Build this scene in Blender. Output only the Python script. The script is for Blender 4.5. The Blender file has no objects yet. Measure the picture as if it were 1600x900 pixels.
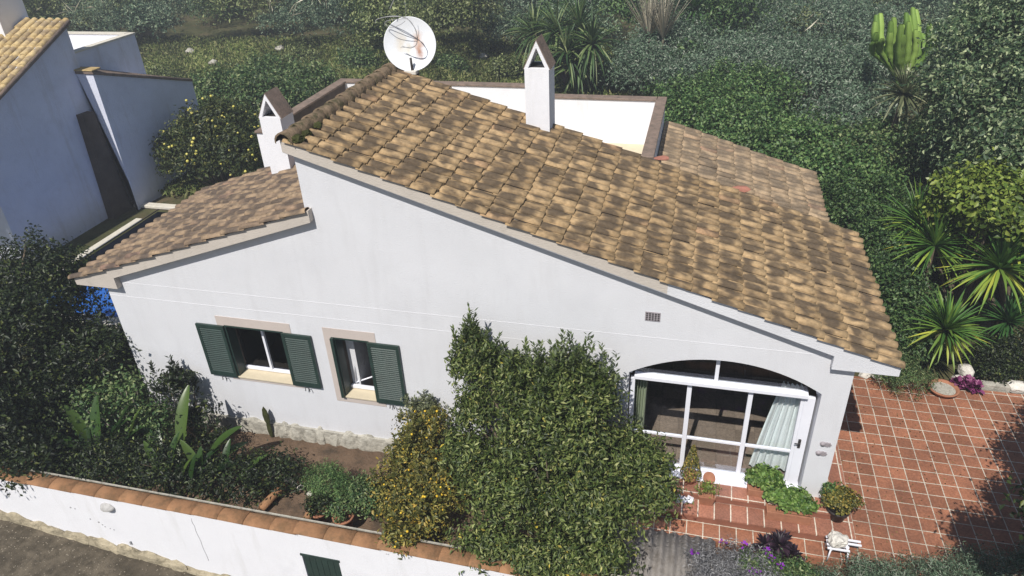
import bpy, bmesh, math, random
import numpy as np
from mathutils import Vector, Matrix
from mathutils.geometry import tessellate_polygon

scene = bpy.context.scene
col = scene.collection
PI = math.pi
HAZE = 0.0035

# ------------------------------------------------------------------ camera
FPX = 1128.2                                   # focal length in pixels of a 1600 px wide picture
YAW, PITCH, ROLL = -0.2697, 0.5397, -0.0485
fw = Vector((math.sin(YAW)*math.cos(PITCH), math.cos(YAW)*math.cos(PITCH), -math.sin(PITCH)))
r0 = Vector((math.cos(YAW), -math.sin(YAW), 0)); u0 = r0.cross(fw)
RT = math.cos(ROLL)*r0 + math.sin(ROLL)*u0
UP = -math.sin(ROLL)*r0 + math.cos(ROLL)*u0
EYE = Vector((0, -9, 8.97))
cd = bpy.data.cameras.new('camera'); cam = bpy.data.objects.new('camera', cd); col.objects.link(cam)
cd.sensor_width = 36; cd.lens = 36*FPX/1600; cd.clip_end = 600; cd.clip_start = 0.1
m = Matrix.Identity(4)
for i in range(3):
    m[i][0] = RT[i]; m[i][1] = UP[i]; m[i][2] = -fw[i]; m[i][3] = EYE[i]
cam.matrix_world = m
scene.camera = cam

# ------------------------------------------------------------------ light
LDIR = Vector((0.17, 1.0, -1.33)).normalized()   # the way the sunlight travels
sun_el = math.asin(-LDIR.z); tosun = -LDIR
w = bpy.data.worlds.new('World'); scene.world = w; w.use_nodes = True
nt = w.node_tree; bg = nt.nodes['Background']
sky = nt.nodes.new('ShaderNodeTexSky'); sky.sky_type = 'NISHITA'; sky.sun_disc = False
sky.sun_elevation = sun_el; sky.sun_rotation = math.atan2(tosun.x, tosun.y)
sky.altitude = 50; sky.air_density = 1.0; sky.dust_density = 0.7; sky.ozone_density = 2.0
nt.links.new(sky.outputs[0], bg.inputs[0]); bg.inputs[1].default_value = 0.066
sl = bpy.data.lights.new('sun', 'SUN'); sl.energy = 4.9; sl.angle = math.radians(0.5); sl.color = (1, 0.955, 0.88)
so = bpy.data.objects.new('sun', sl); col.objects.link(so)
so.rotation_euler = LDIR.to_track_quat('-Z', 'Y').to_euler(); so.location = (0, -20, 30)
scene.view_settings.view_transform = 'Standard'; scene.view_settings.look = 'None'
scene.view_settings.exposure = 0.17; scene.view_settings.gamma = 1.0
scene.view_settings.use_curve_mapping = False
scene.cycles.max_bounces = 6; scene.cycles.transparent_max_bounces = 12

# ------------------------------------------------------------------ helpers
def at(px, py, v, ax=2):
    """the point of the plane axis ax = v seen at a pixel of the 1600 x 900 photograph"""
    d = fw + RT*((px-800)/FPX) - UP*((py-450)/FPX)
    t = (v-EYE[ax])/d[ax]
    return EYE + d*t
def px_of(p):
    d = Vector(p)-EYE; z = d.dot(fw)
    if z < .1: return (-9999, -9999)
    return (800+FPX*d.dot(RT)/z, 450-FPX*d.dot(UP)/z)

def tag(o, label=None, cat=None, group=None, kind=None):
    if label: o['label'] = label
    if cat: o['category'] = cat
    if group: o['group'] = group
    if kind: o['kind'] = kind
    return o
def thing(name, loc, label, cat, group=None):
    o = bpy.data.objects.new(name, None); col.objects.link(o); o.location = loc
    o.empty_display_size = .2
    return tag(o, label, cat, group)

class MB:
    """collects faces of one mesh object; coordinates are world coordinates"""
    def __init__(s): s.v = []; s.f = []; s.m = []; s.sm = []
    def add(s, vs, fs, mi=0, smooth=False):
        b = len(s.v); s.v += [tuple(p) for p in vs]
        for f in fs: s.f.append(tuple(b+i for i in f)); s.m.append(mi); s.sm.append(smooth)
        return s
    def box(s, x0, x1, y0, y1, z0, z1, mi=0):
        vs = [(x, y, z) for x in (x0, x1) for y in (y0, y1) for z in (z0, z1)]
        return s.add(vs, [(0,1,3,2),(4,6,7,5),(0,4,5,1),(2,3,7,6),(0,2,6,4),(1,5,7,3)], mi)
    def prism_y(s, poly, y0, y1, mi=0):
        n = len(poly); vs = [(x, y0, z) for x, z in poly]+[(x, y1, z) for x, z in poly]
        tr = tessellate_polygon([[Vector((x, z, 0)) for x, z in poly]])
        fs = [t for t in tr]+[tuple(i+n for i in reversed(t)) for t in tr]
        fs += [(i, (i+1) % n, (i+1) % n+n, i+n) for i in range(n)]
        return s.add(vs, fs, mi)
    def holed_y(s, outer, holes, y0, y1, mi=0, mi_hole=0):
        loops = [outer]+holes; flat = [p for l in loops for p in l]; n = len(flat)
        tr = tessellate_polygon([[Vector((x, z, 0)) for x, z in l] for l in loops])
        vs = [(x, y0, z) for x, z in flat]+[(x, y1, z) for x, z in flat]
        s.add(vs, [t for t in tr]+[tuple(i+n for i in reversed(t)) for t in tr], mi)
        for k, l in enumerate(loops):
            m_ = len(l); q = [(x, y0, z) for x, z in l]+[(x, y1, z) for x, z in l]
            s.add(q, [(i, (i+1) % m_, (i+1) % m_+m_, i+m_) for i in range(m_)], mi if k == 0 else mi_hole)
        return s
    def tube(s, pts, rads, n=8, mi=0, cap=True):
        pts = [Vector(p) for p in pts]
        if not hasattr(rads, '__len__'): rads = [rads]*len(pts)
        b = []; ref = None
        for i, p in enumerate(pts):
            t = (pts[min(i+1, len(pts)-1)]-pts[max(i-1, 0)]).normalized()
            if ref is None: ref = Vector((1, 0, 0)) if abs(t.x) < .8 else Vector((0, 1, 0))
            a = (ref-t*ref.dot(t)).normalized(); ref = a; c = t.cross(a)
            for k in range(n):
                th = 2*PI*k/n; b.append(p+(a*math.cos(th)+c*math.sin(th))*rads[i])
        fs = [(i*n+k, i*n+(k+1) % n, (i+1)*n+(k+1) % n, (i+1)*n+k) for i in range(len(pts)-1) for k in range(n)]
        if cap: fs += [tuple(range(n))[::-1], tuple((len(pts)-1)*n+k for k in range(n))]
        return s.add(b, fs, mi, True)
    def lathe(s, prof, c, n=24, mi=0, axis=None):
        c = Vector(c); z = Vector(axis or (0, 0, 1)).normalized()
        a = z.orthogonal().normalized(); b_ = z.cross(a); vs = []
        for r, h in prof:
            for k in range(n):
                th = 2*PI*k/n; vs.append(c+z*h+(a*math.cos(th)+b_*math.sin(th))*r)
        fs = [(i*n+k, i*n+(k+1) % n, (i+1)*n+(k+1) % n, (i+1)*n+k) for i in range(len(prof)-1) for k in range(n)]
        return s.add(vs, fs, mi, True)
    def rock(s, c, r, seed=0, mi=0, flat=.7, rough=.25):
        rg = random.Random(seed); bm = bmesh.new(); bmesh.ops.create_icosphere(bm, subdivisions=3, radius=1)
        cuts = [(Vector((rg.gauss(0, 1), rg.gauss(0, 1), rg.gauss(0, 1))).normalized(), rg.uniform(.62, .9)) for _ in range(16)]
        if not hasattr(r, '__len__'): r = (r, r, r*flat)
        vs = []
        for v in bm.verts:
            p = v.co.copy()
            for n_, d in cuts:
                e = p.dot(n_)-d
                if e > 0: p -= n_*e*.9
            p *= 1+rg.uniform(-.04, .04)*rough*4
            vs.append((c[0]+p.x*r[0], c[1]+p.y*r[1], c[2]+p.z*r[2]))
        fs = [tuple(v.index for v in f.verts) for f in bm.faces]; bm.free()
        return s.add(vs, fs, mi, False)
    def build(s, name, mats, parent=None, bevel=0, attr=None, recalc=True):
        me = bpy.data.meshes.new(name)
        o = bpy.data.objects.new(name, me); col.objects.link(o)
        off = Vector(parent_loc(parent)) if parent else None
        vs = s.v if off is None else [(x-off.x, y-off.y, z-off.z) for x, y, z in s.v]
        me.from_pydata(vs, [], s.f)
        for mt in (mats if isinstance(mats, (list, tuple)) else [mats]): me.materials.append(mt)
        me.polygons.foreach_set('material_index', s.m); me.polygons.foreach_set('use_smooth', s.sm)
        if attr is not None:
            a = me.color_attributes.new('var', 'FLOAT_COLOR', 'POINT'); a.data.foreach_set('color', np.asarray(attr, np.float32).ravel())
        me.update()
        if recalc:
            bm = bmesh.new(); bm.from_mesh(me)
            if attr is None and bevel: bmesh.ops.remove_doubles(bm, verts=bm.verts, dist=1e-5)
            bmesh.ops.recalc_face_normals(bm, faces=bm.faces); bm.to_mesh(me); bm.free()
        if bevel:
            b = o.modifiers.new('bevel', 'BEVEL'); b.width = bevel; b.segments = 2; b.limit_method = 'ANGLE'; b.angle_limit = math.radians(40)
        if parent: o.parent = parent
        return o
def parent_loc(p):
    l = Vector((0, 0, 0))
    while p is not None: l += p.location; p = p.parent
    return l

# ------------------------------------------------------------------ materials
def mat(name, base, rough=.8, bump=0, bscale=30, var=.0, vscale=4, spec=.3, metal=0, dirt=None):
    """procedural: base colour broken by two noises, fine bump"""
    M = bpy.data.materials.new(name); M.use_nodes = True; t = M.node_tree; N = t.nodes; L = t.links
    p = N['Principled BSDF']; p.inputs['Roughness'].default_value = rough; p.inputs['Metallic'].default_value = metal
    p.inputs['Specular IOR Level'].default_value = spec
    tc = N.new('ShaderNodeTexCoord')
    n1 = N.new('ShaderNodeTexNoise'); n1.inputs['Scale'].default_value = vscale; n1.inputs['Detail'].default_value = 6; n1.inputs['Roughness'].default_value = .65
    L.new(tc.outputs['Object'], n1.inputs['Vector'])
    mx = N.new('ShaderNodeMix'); mx.data_type = 'RGBA'
    b = np.array(base)
    mx.inputs[6].default_value = (*np.clip(b*(1-var), 0, 1), 1); mx.inputs[7].default_value = (*np.clip(b*(1+var), 0, 1), 1)
    mr = N.new('ShaderNodeMapRange'); mr.inputs['From Min'].default_value = .3; mr.inputs['From Max'].default_value = .7
    L.new(n1.outputs['Fac'], mr.inputs['Value']); L.new(mr.outputs['Result'], mx.inputs[0])
    last = mx.outputs[2]
    if dirt:
        for dd in dirt:
            dc, dscale, lo, hi, amt = dd[:5]
            n2 = N.new('ShaderNodeTexNoise'); n2.inputs['Scale'].default_value = dscale; n2.inputs['Detail'].default_value = 7; n2.inputs['Roughness'].default_value = .7
            if len(dd) > 5:
                mp_ = N.new('ShaderNodeMapping'); mp_.inputs['Scale'].default_value = dd[5]; L.new(tc.outputs['Object'], mp_.inputs[0]); L.new(mp_.outputs[0], n2.inputs['Vector'])
            else: L.new(tc.outputs['Object'], n2.inputs['Vector'])
            m2 = N.new('ShaderNodeMapRange'); m2.inputs['From Min'].default_value = lo; m2.inputs['From Max'].default_value = hi; m2.inputs['To Max'].default_value = amt
            L.new(n2.outputs['Fac'], m2.inputs['Value'])
            x2 = N.new('ShaderNodeMix'); x2.data_type = 'RGBA'; x2.inputs[7].default_value = (*dc, 1)
            L.new(m2.outputs['Result'], x2.inputs[0]); L.new(last, x2.inputs[6]); last = x2.outputs[2]
    L.new(last, p.inputs['Base Color'])
    if bump:
        n3 = N.new('ShaderNodeTexNoise'); n3.inputs['Scale'].default_value = bscale; n3.inputs['Detail'].default_value = 5
        L.new(tc.outputs['Object'], n3.inputs['Vector'])
        bp = N.new('ShaderNodeBump'); bp.inputs['Strength'].default_value = bump; bp.inputs['Distance'].default_value = .02
        L.new(n3.outputs['Fac'], bp.inputs['Height']); L.new(bp.outputs[0], p.inputs['Normal'])
    return M
def ramp(N, stops, interp='LINEAR'):
    r = N.new('ShaderNodeValToRGB'); r.color_ramp.interpolation = interp
    e = r.color_ramp.elements
    while len(e) > 1: e.remove(e[-1])
    e[0].position = stops[0][0]; e[0].color = (*stops[0][1], 1)
    for p, c in stops[1:]:
        k = e.new(p); k.color = (*c, 1)
    return r
def leafmat(name, stops, rough=.45, trans=.25, spec=.35):
    M = bpy.data.materials.new(name); M.use_nodes = True; t = M.node_tree; N = t.nodes; L = t.links
    p = N['Principled BSDF']; p.inputs['Roughness'].default_value = rough; p.inputs['Specular IOR Level'].default_value = spec
    a = N.new('ShaderNodeAttribute'); a.attribute_name = 'var'
    sp = N.new('ShaderNodeSeparateColor'); L.new(a.outputs['Color'], sp.inputs[0])
    r = ramp(N, stops); L.new(sp.outputs[0], r.inputs[0])
    hs = N.new('ShaderNodeHueSaturation'); mr = N.new('ShaderNodeMapRange'); mr.inputs['To Min'].default_value = .6; mr.inputs['To Max'].default_value = 1.4
    L.new(sp.outputs[1], mr.inputs['Value']); L.new(mr.outputs[0], hs.inputs['Value']); L.new(r.outputs[0], hs.inputs['Color'])
    L.new(hs.outputs[0], p.inputs['Base Color'])
    tr = N.new('ShaderNodeBsdfTranslucent'); L.new(hs.outputs[0], tr.inputs['Color'])
    mx = N.new('ShaderNodeMixShader'); mx.inputs[0].default_value = trans
    L.new(p.outputs[0], mx.inputs[1]); L.new(tr.outputs[0], mx.inputs[2])
    L.new(mx.outputs[0], N['Material Output'].inputs['Surface'])
    return M

M = {}
M['stucco'] = mat('white_stucco', (.66, .665, .70), .9, .35, 60, .035, 1.2, .2, dirt=[((.50, .50, .53), .7, .52, .8, .35), ((.42, .40, .38), 9, .66, .8, .35), ((.47, .46, .47), 1.0, .5, .78, .28, (3.5, 3.5, .45))])
M['stucco_bright'] = mat('bright_white_stucco', (.80, .80, .84), .9, .35, 60, .03, 1.2, .2, dirt=[((.6, .6, .64), 1.3, .55, .8, .4), ((.35, .33, .30), 14, .68, .8, .5), ((.55, .54, .52), 1.0, .55, .78, .4, (4, 4, .6))])
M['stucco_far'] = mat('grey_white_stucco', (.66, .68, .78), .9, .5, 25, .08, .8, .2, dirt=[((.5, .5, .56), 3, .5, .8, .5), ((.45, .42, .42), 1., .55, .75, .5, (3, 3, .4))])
M['line'] = mat('faint_line', (.72, .72, .75), .9, .2, 60, .02, 1, .2)
M['fascia'] = mat('cream_plaster', (.52, .47, .42), .9, .3, 50, .06, 1.5, .2, dirt=[((.30, .27, .23), 5, .55, .8, .5)])
M['beige'] = mat('beige_surround', (.52, .455, .42), .9, .2, 50, .04, 2, .2)
M['sill'] = mat('cream_sill', (.60, .52, .38), .8, .1, 50, .05, 6, .2)
M['green'] = mat('dark_green_paint', (.020, .040, .034), .45, .1, 40, .2, 6, .4)
M['whiteframe'] = mat('white_lacquer', (.78, .79, .86), .35, 0, 1, .02, 3, .5)
M['stone'] = mat('rough_stone', (.40, .38, .33), .95, 1.0, 14, .25, 5, .2, dirt=[((.20, .19, .16), 9, .52, .62, .7)])
M['footing'] = mat('yellowish_rubble', (.36, .31, .22), .95, 1.0, 18, .3, 5, .2, dirt=[((.14, .12, .08), 7, .5, .66, .8)])
M['coping'] = mat('brown_coping', (.22, .165, .135), .95, .6, 30, .25, 5, .2, dirt=[((.09, .085, .07), 6, .5, .7, .7)])
M['soil'] = mat('garden_soil', (.14, .095, .065), 1, 1, 25, .3, 2, .1, dirt=[((.05, .04, .03), 3, .48, .65, .8)])
M['pot'] = mat('terracotta_pot', (.33, .15, .09), .85, .3, 40, .15, 8, .2)
M['darkpot'] = mat('dark_glazed_pot', (.03, .025, .025), .5, .1, 30, .2, 8, .4)
M['whitestone'] = mat('white_limestone', (.62, .59, .54), .95, 1, 18, .2, 6, .2, dirt=[((.30, .27, .2), 10, .55, .7, .6)])
M['bark'] = mat('bark', (.12, .095, .07), 1, 1, 30, .3, 8, .1)
M['greybark'] = mat('pale_bark', (.28, .25, .21), 1, .8, 30, .3, 8, .1)
M['metal'] = mat('dark_metal', (.05, .045, .045), .6, .2, 40, .3, 8, .5, .4)
M['cable'] = mat('grey_cable', (.30, .30, .31), .6, 0, 1, .1, 8, .4)
M['room'] = mat('room_plaster', (.35, .31, .27), .95, .1, 20, .05, 2, .1)
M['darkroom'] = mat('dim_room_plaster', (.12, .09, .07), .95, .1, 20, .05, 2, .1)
M['curtain'] = mat('aqua_curtain', (.88, .92, .93), .95, .1, 80, .04, 5, .1)
M['palecurtain'] = mat('cream_curtain', (.45, .50, .36), .95, .1, 80, .04, 5, .1)
M['asbestos'] = mat('corrugated_cement', (.27, .25, .235), .95, .7, 40, .2, 3, .15, dirt=[((.12, .10, .08), 4, .5, .7, .6), ((.55, .53, .5), 22, .64, .72, .6)])
M['darkbrown'] = mat('dark_brown', (.085, .068, .058), .95, .6, 20, .3, 3, .15)  # dark brown of several parts, and of the shade painted on one parapet
M['poolrim'] = mat('pool_coping', (.62, .58, .50), .85, .4, 30, .1, 5, .2)
M['poolwall'] = mat('pool_wall', (.06, .16, .42), .7, .1, 20, .1, 5, .2)
M['lampshell'] = mat('grey_lamp_shell', (.42, .41, .40), .6, .2, 40, .2, 12, .4)
M['ornament'] = mat('grey_ceramic', (.30, .27, .29), .6, .3, 40, .2, 20, .4)
M['petal'] = leafmat('purple_petal', [(0, (.16, .01, .30)), (1, (.34, .04, .55))], .6, .3)

# asphalt with pale grit
def asphalt():
    Mx = mat('gritty_asphalt', (.135, .112, .082), .97, 1, 120, .4, 2.2, .2, dirt=[((.06, .05, .036), 5, .45, .6, .7)])
    t = Mx.node_tree; N = t.nodes; L = t.links; p = N['Principled BSDF']
    vo = N.new('ShaderNodeTexVoronoi'); vo.inputs['Scale'].default_value = 24; tc = N.new('ShaderNodeTexCoord'); L.new(tc.outputs['Object'], vo.inputs['Vector'])
    no = N.new('ShaderNodeTexNoise'); no.inputs['Scale'].default_value = 3; L.new(tc.outputs['Object'], no.inputs['Vector'])
    ma = N.new('ShaderNodeMath'); ma.operation = 'MULTIPLY'; ma.inputs[1].default_value = .42; L.new(no.outputs[0], ma.inputs[0])
    lt = N.new('ShaderNodeMath'); lt.operation = 'LESS_THAN'; L.new(vo.outputs['Distance'], lt.inputs[0]); L.new(ma.outputs[0], lt.inputs[1])
    vc = N.new('ShaderNodeMath'); vc.operation = 'GREATER_THAN'; vc.inputs[1].default_value = .55
    sp = N.new('ShaderNodeSeparateColor'); L.new(vo.outputs['Color'], sp.inputs[0]); L.new(sp.outputs[0], vc.inputs[0])
    mu = N.new('ShaderNodeMath'); mu.operation = 'MULTIPLY'; L.new(lt.outputs[0], mu.inputs[0]); L.new(vc.outputs[0], mu.inputs[1])
    old = p.inputs['Base Color'].links[0].from_socket
    x = N.new('ShaderNodeMix'); x.data_type = 'RGBA'; x.inputs[7].default_value = (.30, .26, .20, 1)
    L.new(mu.outputs[0], x.inputs[0]); L.new(old, x.inputs[6]); L.new(x.outputs[2], p.inputs['Base Color'])
    return Mx
M['road'] = asphalt()

def tilefloor(name, base, grout, size=(.3, .3), mort=.0075, off=(0, 0), dark=(.10, .06, .05)):
    Mx = bpy.data.materials.new(name); Mx.use_nodes = True; t = Mx.node_tree; N = t.nodes; L = t.links
    p = N['Principled BSDF']; p.inputs['Roughness'].default_value = .6; p.inputs['Specular IOR Level'].default_value = .3
    tc = N.new('ShaderNodeTexCoord'); mp = N.new('ShaderNodeMapping'); mp.inputs['Location'].default_value = (off[0], off[1], 0)
    L.new(tc.outputs['Object'], mp.inputs[0])
    wn = N.new('ShaderNodeTexNoise'); wn.inputs['Scale'].default_value = 2.5; L.new(tc.outputs['Object'], wn.inputs['Vector'])
    wa = N.new('ShaderNodeVectorMath'); wa.operation = 'SCALE'; wa.inputs['Scale'].default_value = .014; L.new(wn.outputs['Color'], wa.inputs[0])
    ad = N.new('ShaderNodeVectorMath'); L.new(mp.outputs[0], ad.inputs[0]); L.new(wa.outputs[0], ad.inputs[1])
    br = N.new('ShaderNodeTexBrick'); br.offset = 0; br.squash = 1; br.inputs['Scale'].default_value = 1
    br.inputs['Brick Width'].default_value = size[0]; br.inputs['Row Height'].default_value = size[1]; br.inputs['Mortar Size'].default_value = mort
    br.inputs['Mortar Smooth'].default_value = .15; br.inputs['Bias'].default_value = 0
    b = np.array(base)
    br.inputs['Color1'].default_value = (*b*.78, 1); br.inputs['Color2'].default_value = (*b*1.22, 1); br.inputs['Mortar'].default_value = (*grout, 1)
    L.new(ad.outputs[0], br.inputs['Vector'])
    n = N.new('ShaderNodeTexNoise'); n.inputs['Scale'].default_value = 1.6; n.inputs['Detail'].default_value = 7; n.inputs['Roughness'].default_value = .7
    L.new(tc.outputs['Object'], n.inputs['Vector'])
    mr = N.new('ShaderNodeMapRange'); mr.inputs['From Min'].default_value = .45; mr.inputs['From Max'].default_value = .72; mr.inputs['To Max'].default_value = .6
    L.new(n.outputs[0], mr.inputs[0])
    x = N.new('ShaderNodeMix'); x.data_type = 'RGBA'; x.inputs[7].default_value = (*dark, 1)
    L.new(mr.outputs[0], x.inputs[0]); L.new(br.outputs['Color'], x.inputs[6])
    # grout is grimy in patches
    n2 = N.new('ShaderNodeTexNoise'); n2.inputs['Scale'].default_value = 35; n2.inputs['Detail'].default_value = 4; L.new(tc.outputs['Object'], n2.inputs['Vector'])
    m2 = N.new('ShaderNodeMapRange'); m2.inputs['From Min'].default_value = .3; m2.inputs['From Max'].default_value = .7; m2.inputs['To Min'].default_value = .75; m2.inputs['To Max'].default_value = 1.2
    L.new(n2.outputs[0], m2.inputs[0])
    hs = N.new('ShaderNodeHueSaturation'); L.new(m2.outputs[0], hs.inputs['Value']); L.new(x.outputs[2], hs.inputs['Color'])
    L.new(hs.outputs[0], p.inputs['Base Color'])
    bp = N.new('ShaderNodeBump'); bp.inputs['Strength'].default_value = .5; bp.inputs['Distance'].default_value = .004
    L.new(br.outputs['Fac'], bp.inputs['Height']); bp.invert = True; L.new(bp.outputs[0], p.inputs['Normal'])
    return Mx
M['patio'] = tilefloor('terracotta_patio_tiles', (.31, .132, .076), (.60, .57, .48), (.2535, .27), .0075, (-.16, -.187), (.13, .065, .045))
M['steptile'] = tilefloor('terracotta_step_tiles', (.33, .145, .095), (.70, .64, .54), (.2535, .64), .0095, (-.063, -.36), (.16, .08, .06))
M['riser'] = mat('terracotta_riser', (.24, .10, .065), .7, .2, 40, .2, 3, .3)
M['roomfloor'] = tilefloor('room_floor_tiles', (.30, .235, .19), (.20, .16, .13), (.33, .33), .004, (0, 0), (.2, .15, .12))

def rooftile(name, c1, c2, stain, pale, amt=.85, sx=4.2, sy=8.5, seed=0.):
    """clay tile: each tile its own tone, dark lichen blotches elongated down the slope"""
    Mx = bpy.data.materials.new(name); Mx.use_nodes = True; t = Mx.node_tree; N = t.nodes; L = t.links
    p = N['Principled BSDF']; p.inputs['Roughness'].default_value = .9; p.inputs['Specular IOR Level'].default_value = .2
    a = N.new('ShaderNodeAttribute'); a.attribute_name = 'var'; sp = N.new('ShaderNodeSeparateColor'); L.new(a.outputs['Color'], sp.inputs[0])
    r = ramp(N, [(0, c1), (.55, c2), (.93, c2), (1, pale)]); L.new(sp.outputs[0], r.inputs[0])
    tc = N.new('ShaderNodeTexCoord'); mp = N.new('ShaderNodeMapping'); mp.inputs['Scale'].default_value = (sx, sy, 1.2)
    L.new(tc.outputs['Object'], mp.inputs[0])
    # every tile shifts the pattern a little, so blotches break at the joints
    cv = N.new('ShaderNodeCombineXYZ'); mm = N.new('ShaderNodeMath'); mm.operation = 'MULTIPLY'; mm.inputs[1].default_value = .9
    L.new(sp.outputs[0], mm.inputs[0]); L.new(mm.outputs[0], cv.inputs[0]); L.new(mm.outputs[0], cv.inputs[2])
    ad = N.new('ShaderNodeVectorMath'); L.new(mp.outputs[0], ad.inputs[0]); L.new(cv.outputs[0], ad.inputs[1])
    n = N.new('ShaderNodeTexNoise'); n.inputs['Scale'].default_value = .62; n.inputs['Detail'].default_value = 1.6; n.inputs['Roughness'].default_value = .5
    n.inputs['Distortion'].default_value = .3
    L.new(ad.outputs[0], n.inputs['Vector'])
    # dirt gathers on the lower half of the tile (blue channel runs 0..1 down the tile)
    s1 = N.new('ShaderNodeMath'); s1.operation = 'MULTIPLY'; s1.inputs[1].default_value = PI; L.new(sp.outputs[2], s1.inputs[0])
    s2 = N.new('ShaderNodeMath'); s2.operation = 'SINE'; L.new(s1.outputs[0], s2.inputs[0])
    al = N.new('ShaderNodeMath'); al.operation = 'MULTIPLY_ADD'; al.inputs[1].default_value = .26; al.inputs[2].default_value = -.17
    L.new(s2.outputs[0], al.inputs[0])
    su = N.new('ShaderNodeMath'); su.operation = 'ADD'; L.new(n.outputs[0], su.inputs[0]); L.new(al.outputs[0], su.inputs[1])
    mr = N.new('ShaderNodeMapRange'); mr.inputs['From Min'].default_value = .36; mr.inputs['From Max'].default_value = .64; mr.inputs['To Max'].default_value = amt
    mr.interpolation_type = 'SMOOTHSTEP'; L.new(su.outputs[0], mr.inputs[0])
    x = N.new('ShaderNodeMix'); x.data_type = 'RGBA'; x.inputs[7].default_value = (*stain, 1); L.new(mr.outputs[0], x.inputs[0]); L.new(r.outputs[0], x.inputs[6])
    n2 = N.new('ShaderNodeTexNoise'); n2.inputs['Scale'].default_value = 22; n2.inputs['Detail'].default_value = 5; L.new(tc.outputs['Object'], n2.inputs['Vector'])
    m2 = N.new('ShaderNodeMapRange'); m2.inputs['From Min'].default_value = .3; m2.inputs['From Max'].default_value = .7; m2.inputs['To Min'].default_value = .80; m2.inputs['To Max'].default_value = 1.18
    L.new(n2.outputs[0], m2.inputs[0]); hs = N.new('ShaderNodeHueSaturation'); L.new(m2.outputs[0], hs.inputs['Value']); L.new(x.outputs[2], hs.inputs['Color'])
    L.new(hs.outputs[0], p.inputs['Base Color'])
    bp = N.new('ShaderNodeBump'); bp.inputs['Strength'].default_value = .4; bp.inputs['Distance'].default_value = .01
    L.new(n2.outputs[0], bp.inputs['Height']); L.new(bp.outputs[0], p.inputs['Normal'])
    return Mx
M['tile'] = rooftile('weathered_clay_tile', (.33, .225, .12), (.43, .30, .165), (.070, .054, .040), (.38, .24, .14), .88, 5.6, 11)
M['tile_old'] = rooftile('brown_clay_tile', (.27, .19, .13), (.34, .245, .16), (.075, .06, .052), (.30, .19, .14), .85)
M['tile_pink'] = rooftile('pinkish_clay_tile', (.33, .24, .155), (.42, .31, .20), (.11, .09, .07), (.38, .24, .16), .75)
M['tile_yellow'] = rooftile('yellow_clay_tile', (.42, .31, .15), (.55, .42, .22), (.16, .12, .10), (.50, .34, .2), .6)
M['ridge'] = mat('mossy_ridge_clay', (.17, .125, .085), .95, .8, 30, .3, 6, .15, dirt=[((.045, .045, .022), 5, .46, .6, .85), ((.30, .22, .14), 9, .6, .7, .5)])
M['moss'] = mat('moss', (.05, .055, .02), 1, 1, 60, .4, 12, .1)
M['wallcap'] = mat('orange_clay_coping', (.31, .165, .085), .9, .4, 30, .22, 2.5, .2, dirt=[((.13, .085, .045), 4, .46, .66, .75)])
M['reddish'] = mat('broken_red_clay', (.34, .15, .11), .9, .3, 30, .2, 8, .2)

def glass(name, tint=(1, 1, 1), refl=.14):
    Mx = bpy.data.materials.new(name); Mx.use_nodes = True; t = Mx.node_tree; N = t.nodes; L = t.links
    for n_ in list(N):
        if n_.type == 'BSDF_PRINCIPLED': N.remove(n_)
    tr = N.new('ShaderNodeBsdfTransparent'); tr.inputs[0].default_value = (*tint, 1)
    gl = N.new('ShaderNodeBsdfGlossy'); gl.inputs['Roughness'].default_value = .02; gl.inputs[0].default_value = (.8, .85, 1, 1)
    fr = N.new('ShaderNodeFresnel'); fr.inputs[0].default_value = 1.35
    mx = N.new('ShaderNodeMixShader'); L.new(fr.outputs[0], mx.inputs[0]); L.new(tr.outputs[0], mx.inputs[1]); L.new(gl.outputs[0], mx.inputs[2])
    L.new(mx.outputs[0], N['Material Output'].inputs['Surface']); return Mx
M['glass'] = glass('window_glass', (.80, .82, .82))

def dishmat():
    Mx = mat('rusty_white_dish', (.78, .80, .84), .5, .05, 20, .03, 3, .4)
    t = Mx.node_tree; N = t.nodes; L = t.links; p = N['Principled BSDF']
    tc = N.new('ShaderNodeTexCoord'); old = p.inputs['Base Color'].links[0].from_socket
    last = old
    for (cx, cz, sx, sz, colr, amt) in ((.17, -.12, 8, 4.2, (.30, .10, .03), .85), (.15, .06, 7, 4, (.55, .30, .16), .7), (-.18, .02, 6, 3.2, (.62, .5, .32), .55), (-.03, -.12, 9, 4, (.6, .5, .3), .5)):
        mp = N.new('ShaderNodeMapping'); mp.inputs['Location'].default_value = (-cx*sx, 0, -cz*sz); mp.inputs['Scale'].default_value = (sx, 0, sz)
        L.new(tc.outputs['Object'], mp.inputs[0])
        ln = N.new('ShaderNodeVectorMath'); ln.operation = 'LENGTH'; L.new(mp.outputs[0], ln.inputs[0])
        nz = N.new('ShaderNodeTexNoise'); nz.inputs['Scale'].default_value = 9; nz.inputs['Detail'].default_value = 5; L.new(tc.outputs['Object'], nz.inputs['Vector'])
        ad = N.new('ShaderNodeMath'); ad.operation = 'MULTIPLY_ADD'; ad.inputs[1].default_value = 1.2; L.new(nz.outputs[0], ad.inputs[0]); L.new(ln.outputs['Value'], ad.inputs[2])
        mr = N.new('ShaderNodeMapRange'); mr.inputs['From Min'].default_value = 1.45; mr.inputs['From Max'].default_value = .65; mr.inputs['To Max'].default_value = amt
        L.new(ad.outputs[0], mr.inputs[0])
        x = N.new('ShaderNodeMix'); x.data_type = 'RGBA'; x.inputs[7].default_value = (*colr, 1)
        L.new(mr.outputs[0], x.inputs[0]); L.new(last, x.inputs[6]); last = x.outputs[2]
    L.new(last, p.inputs['Base Color']); return Mx
M['dish'] = dishmat()
def watermat():
    Mx = mat('pool_water', (.03, .13, .46), .12, .15, 3, .12, 2, .3); return Mx
M['water'] = watermat()
M['poolrim_d'] = M['poolrim']

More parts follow.
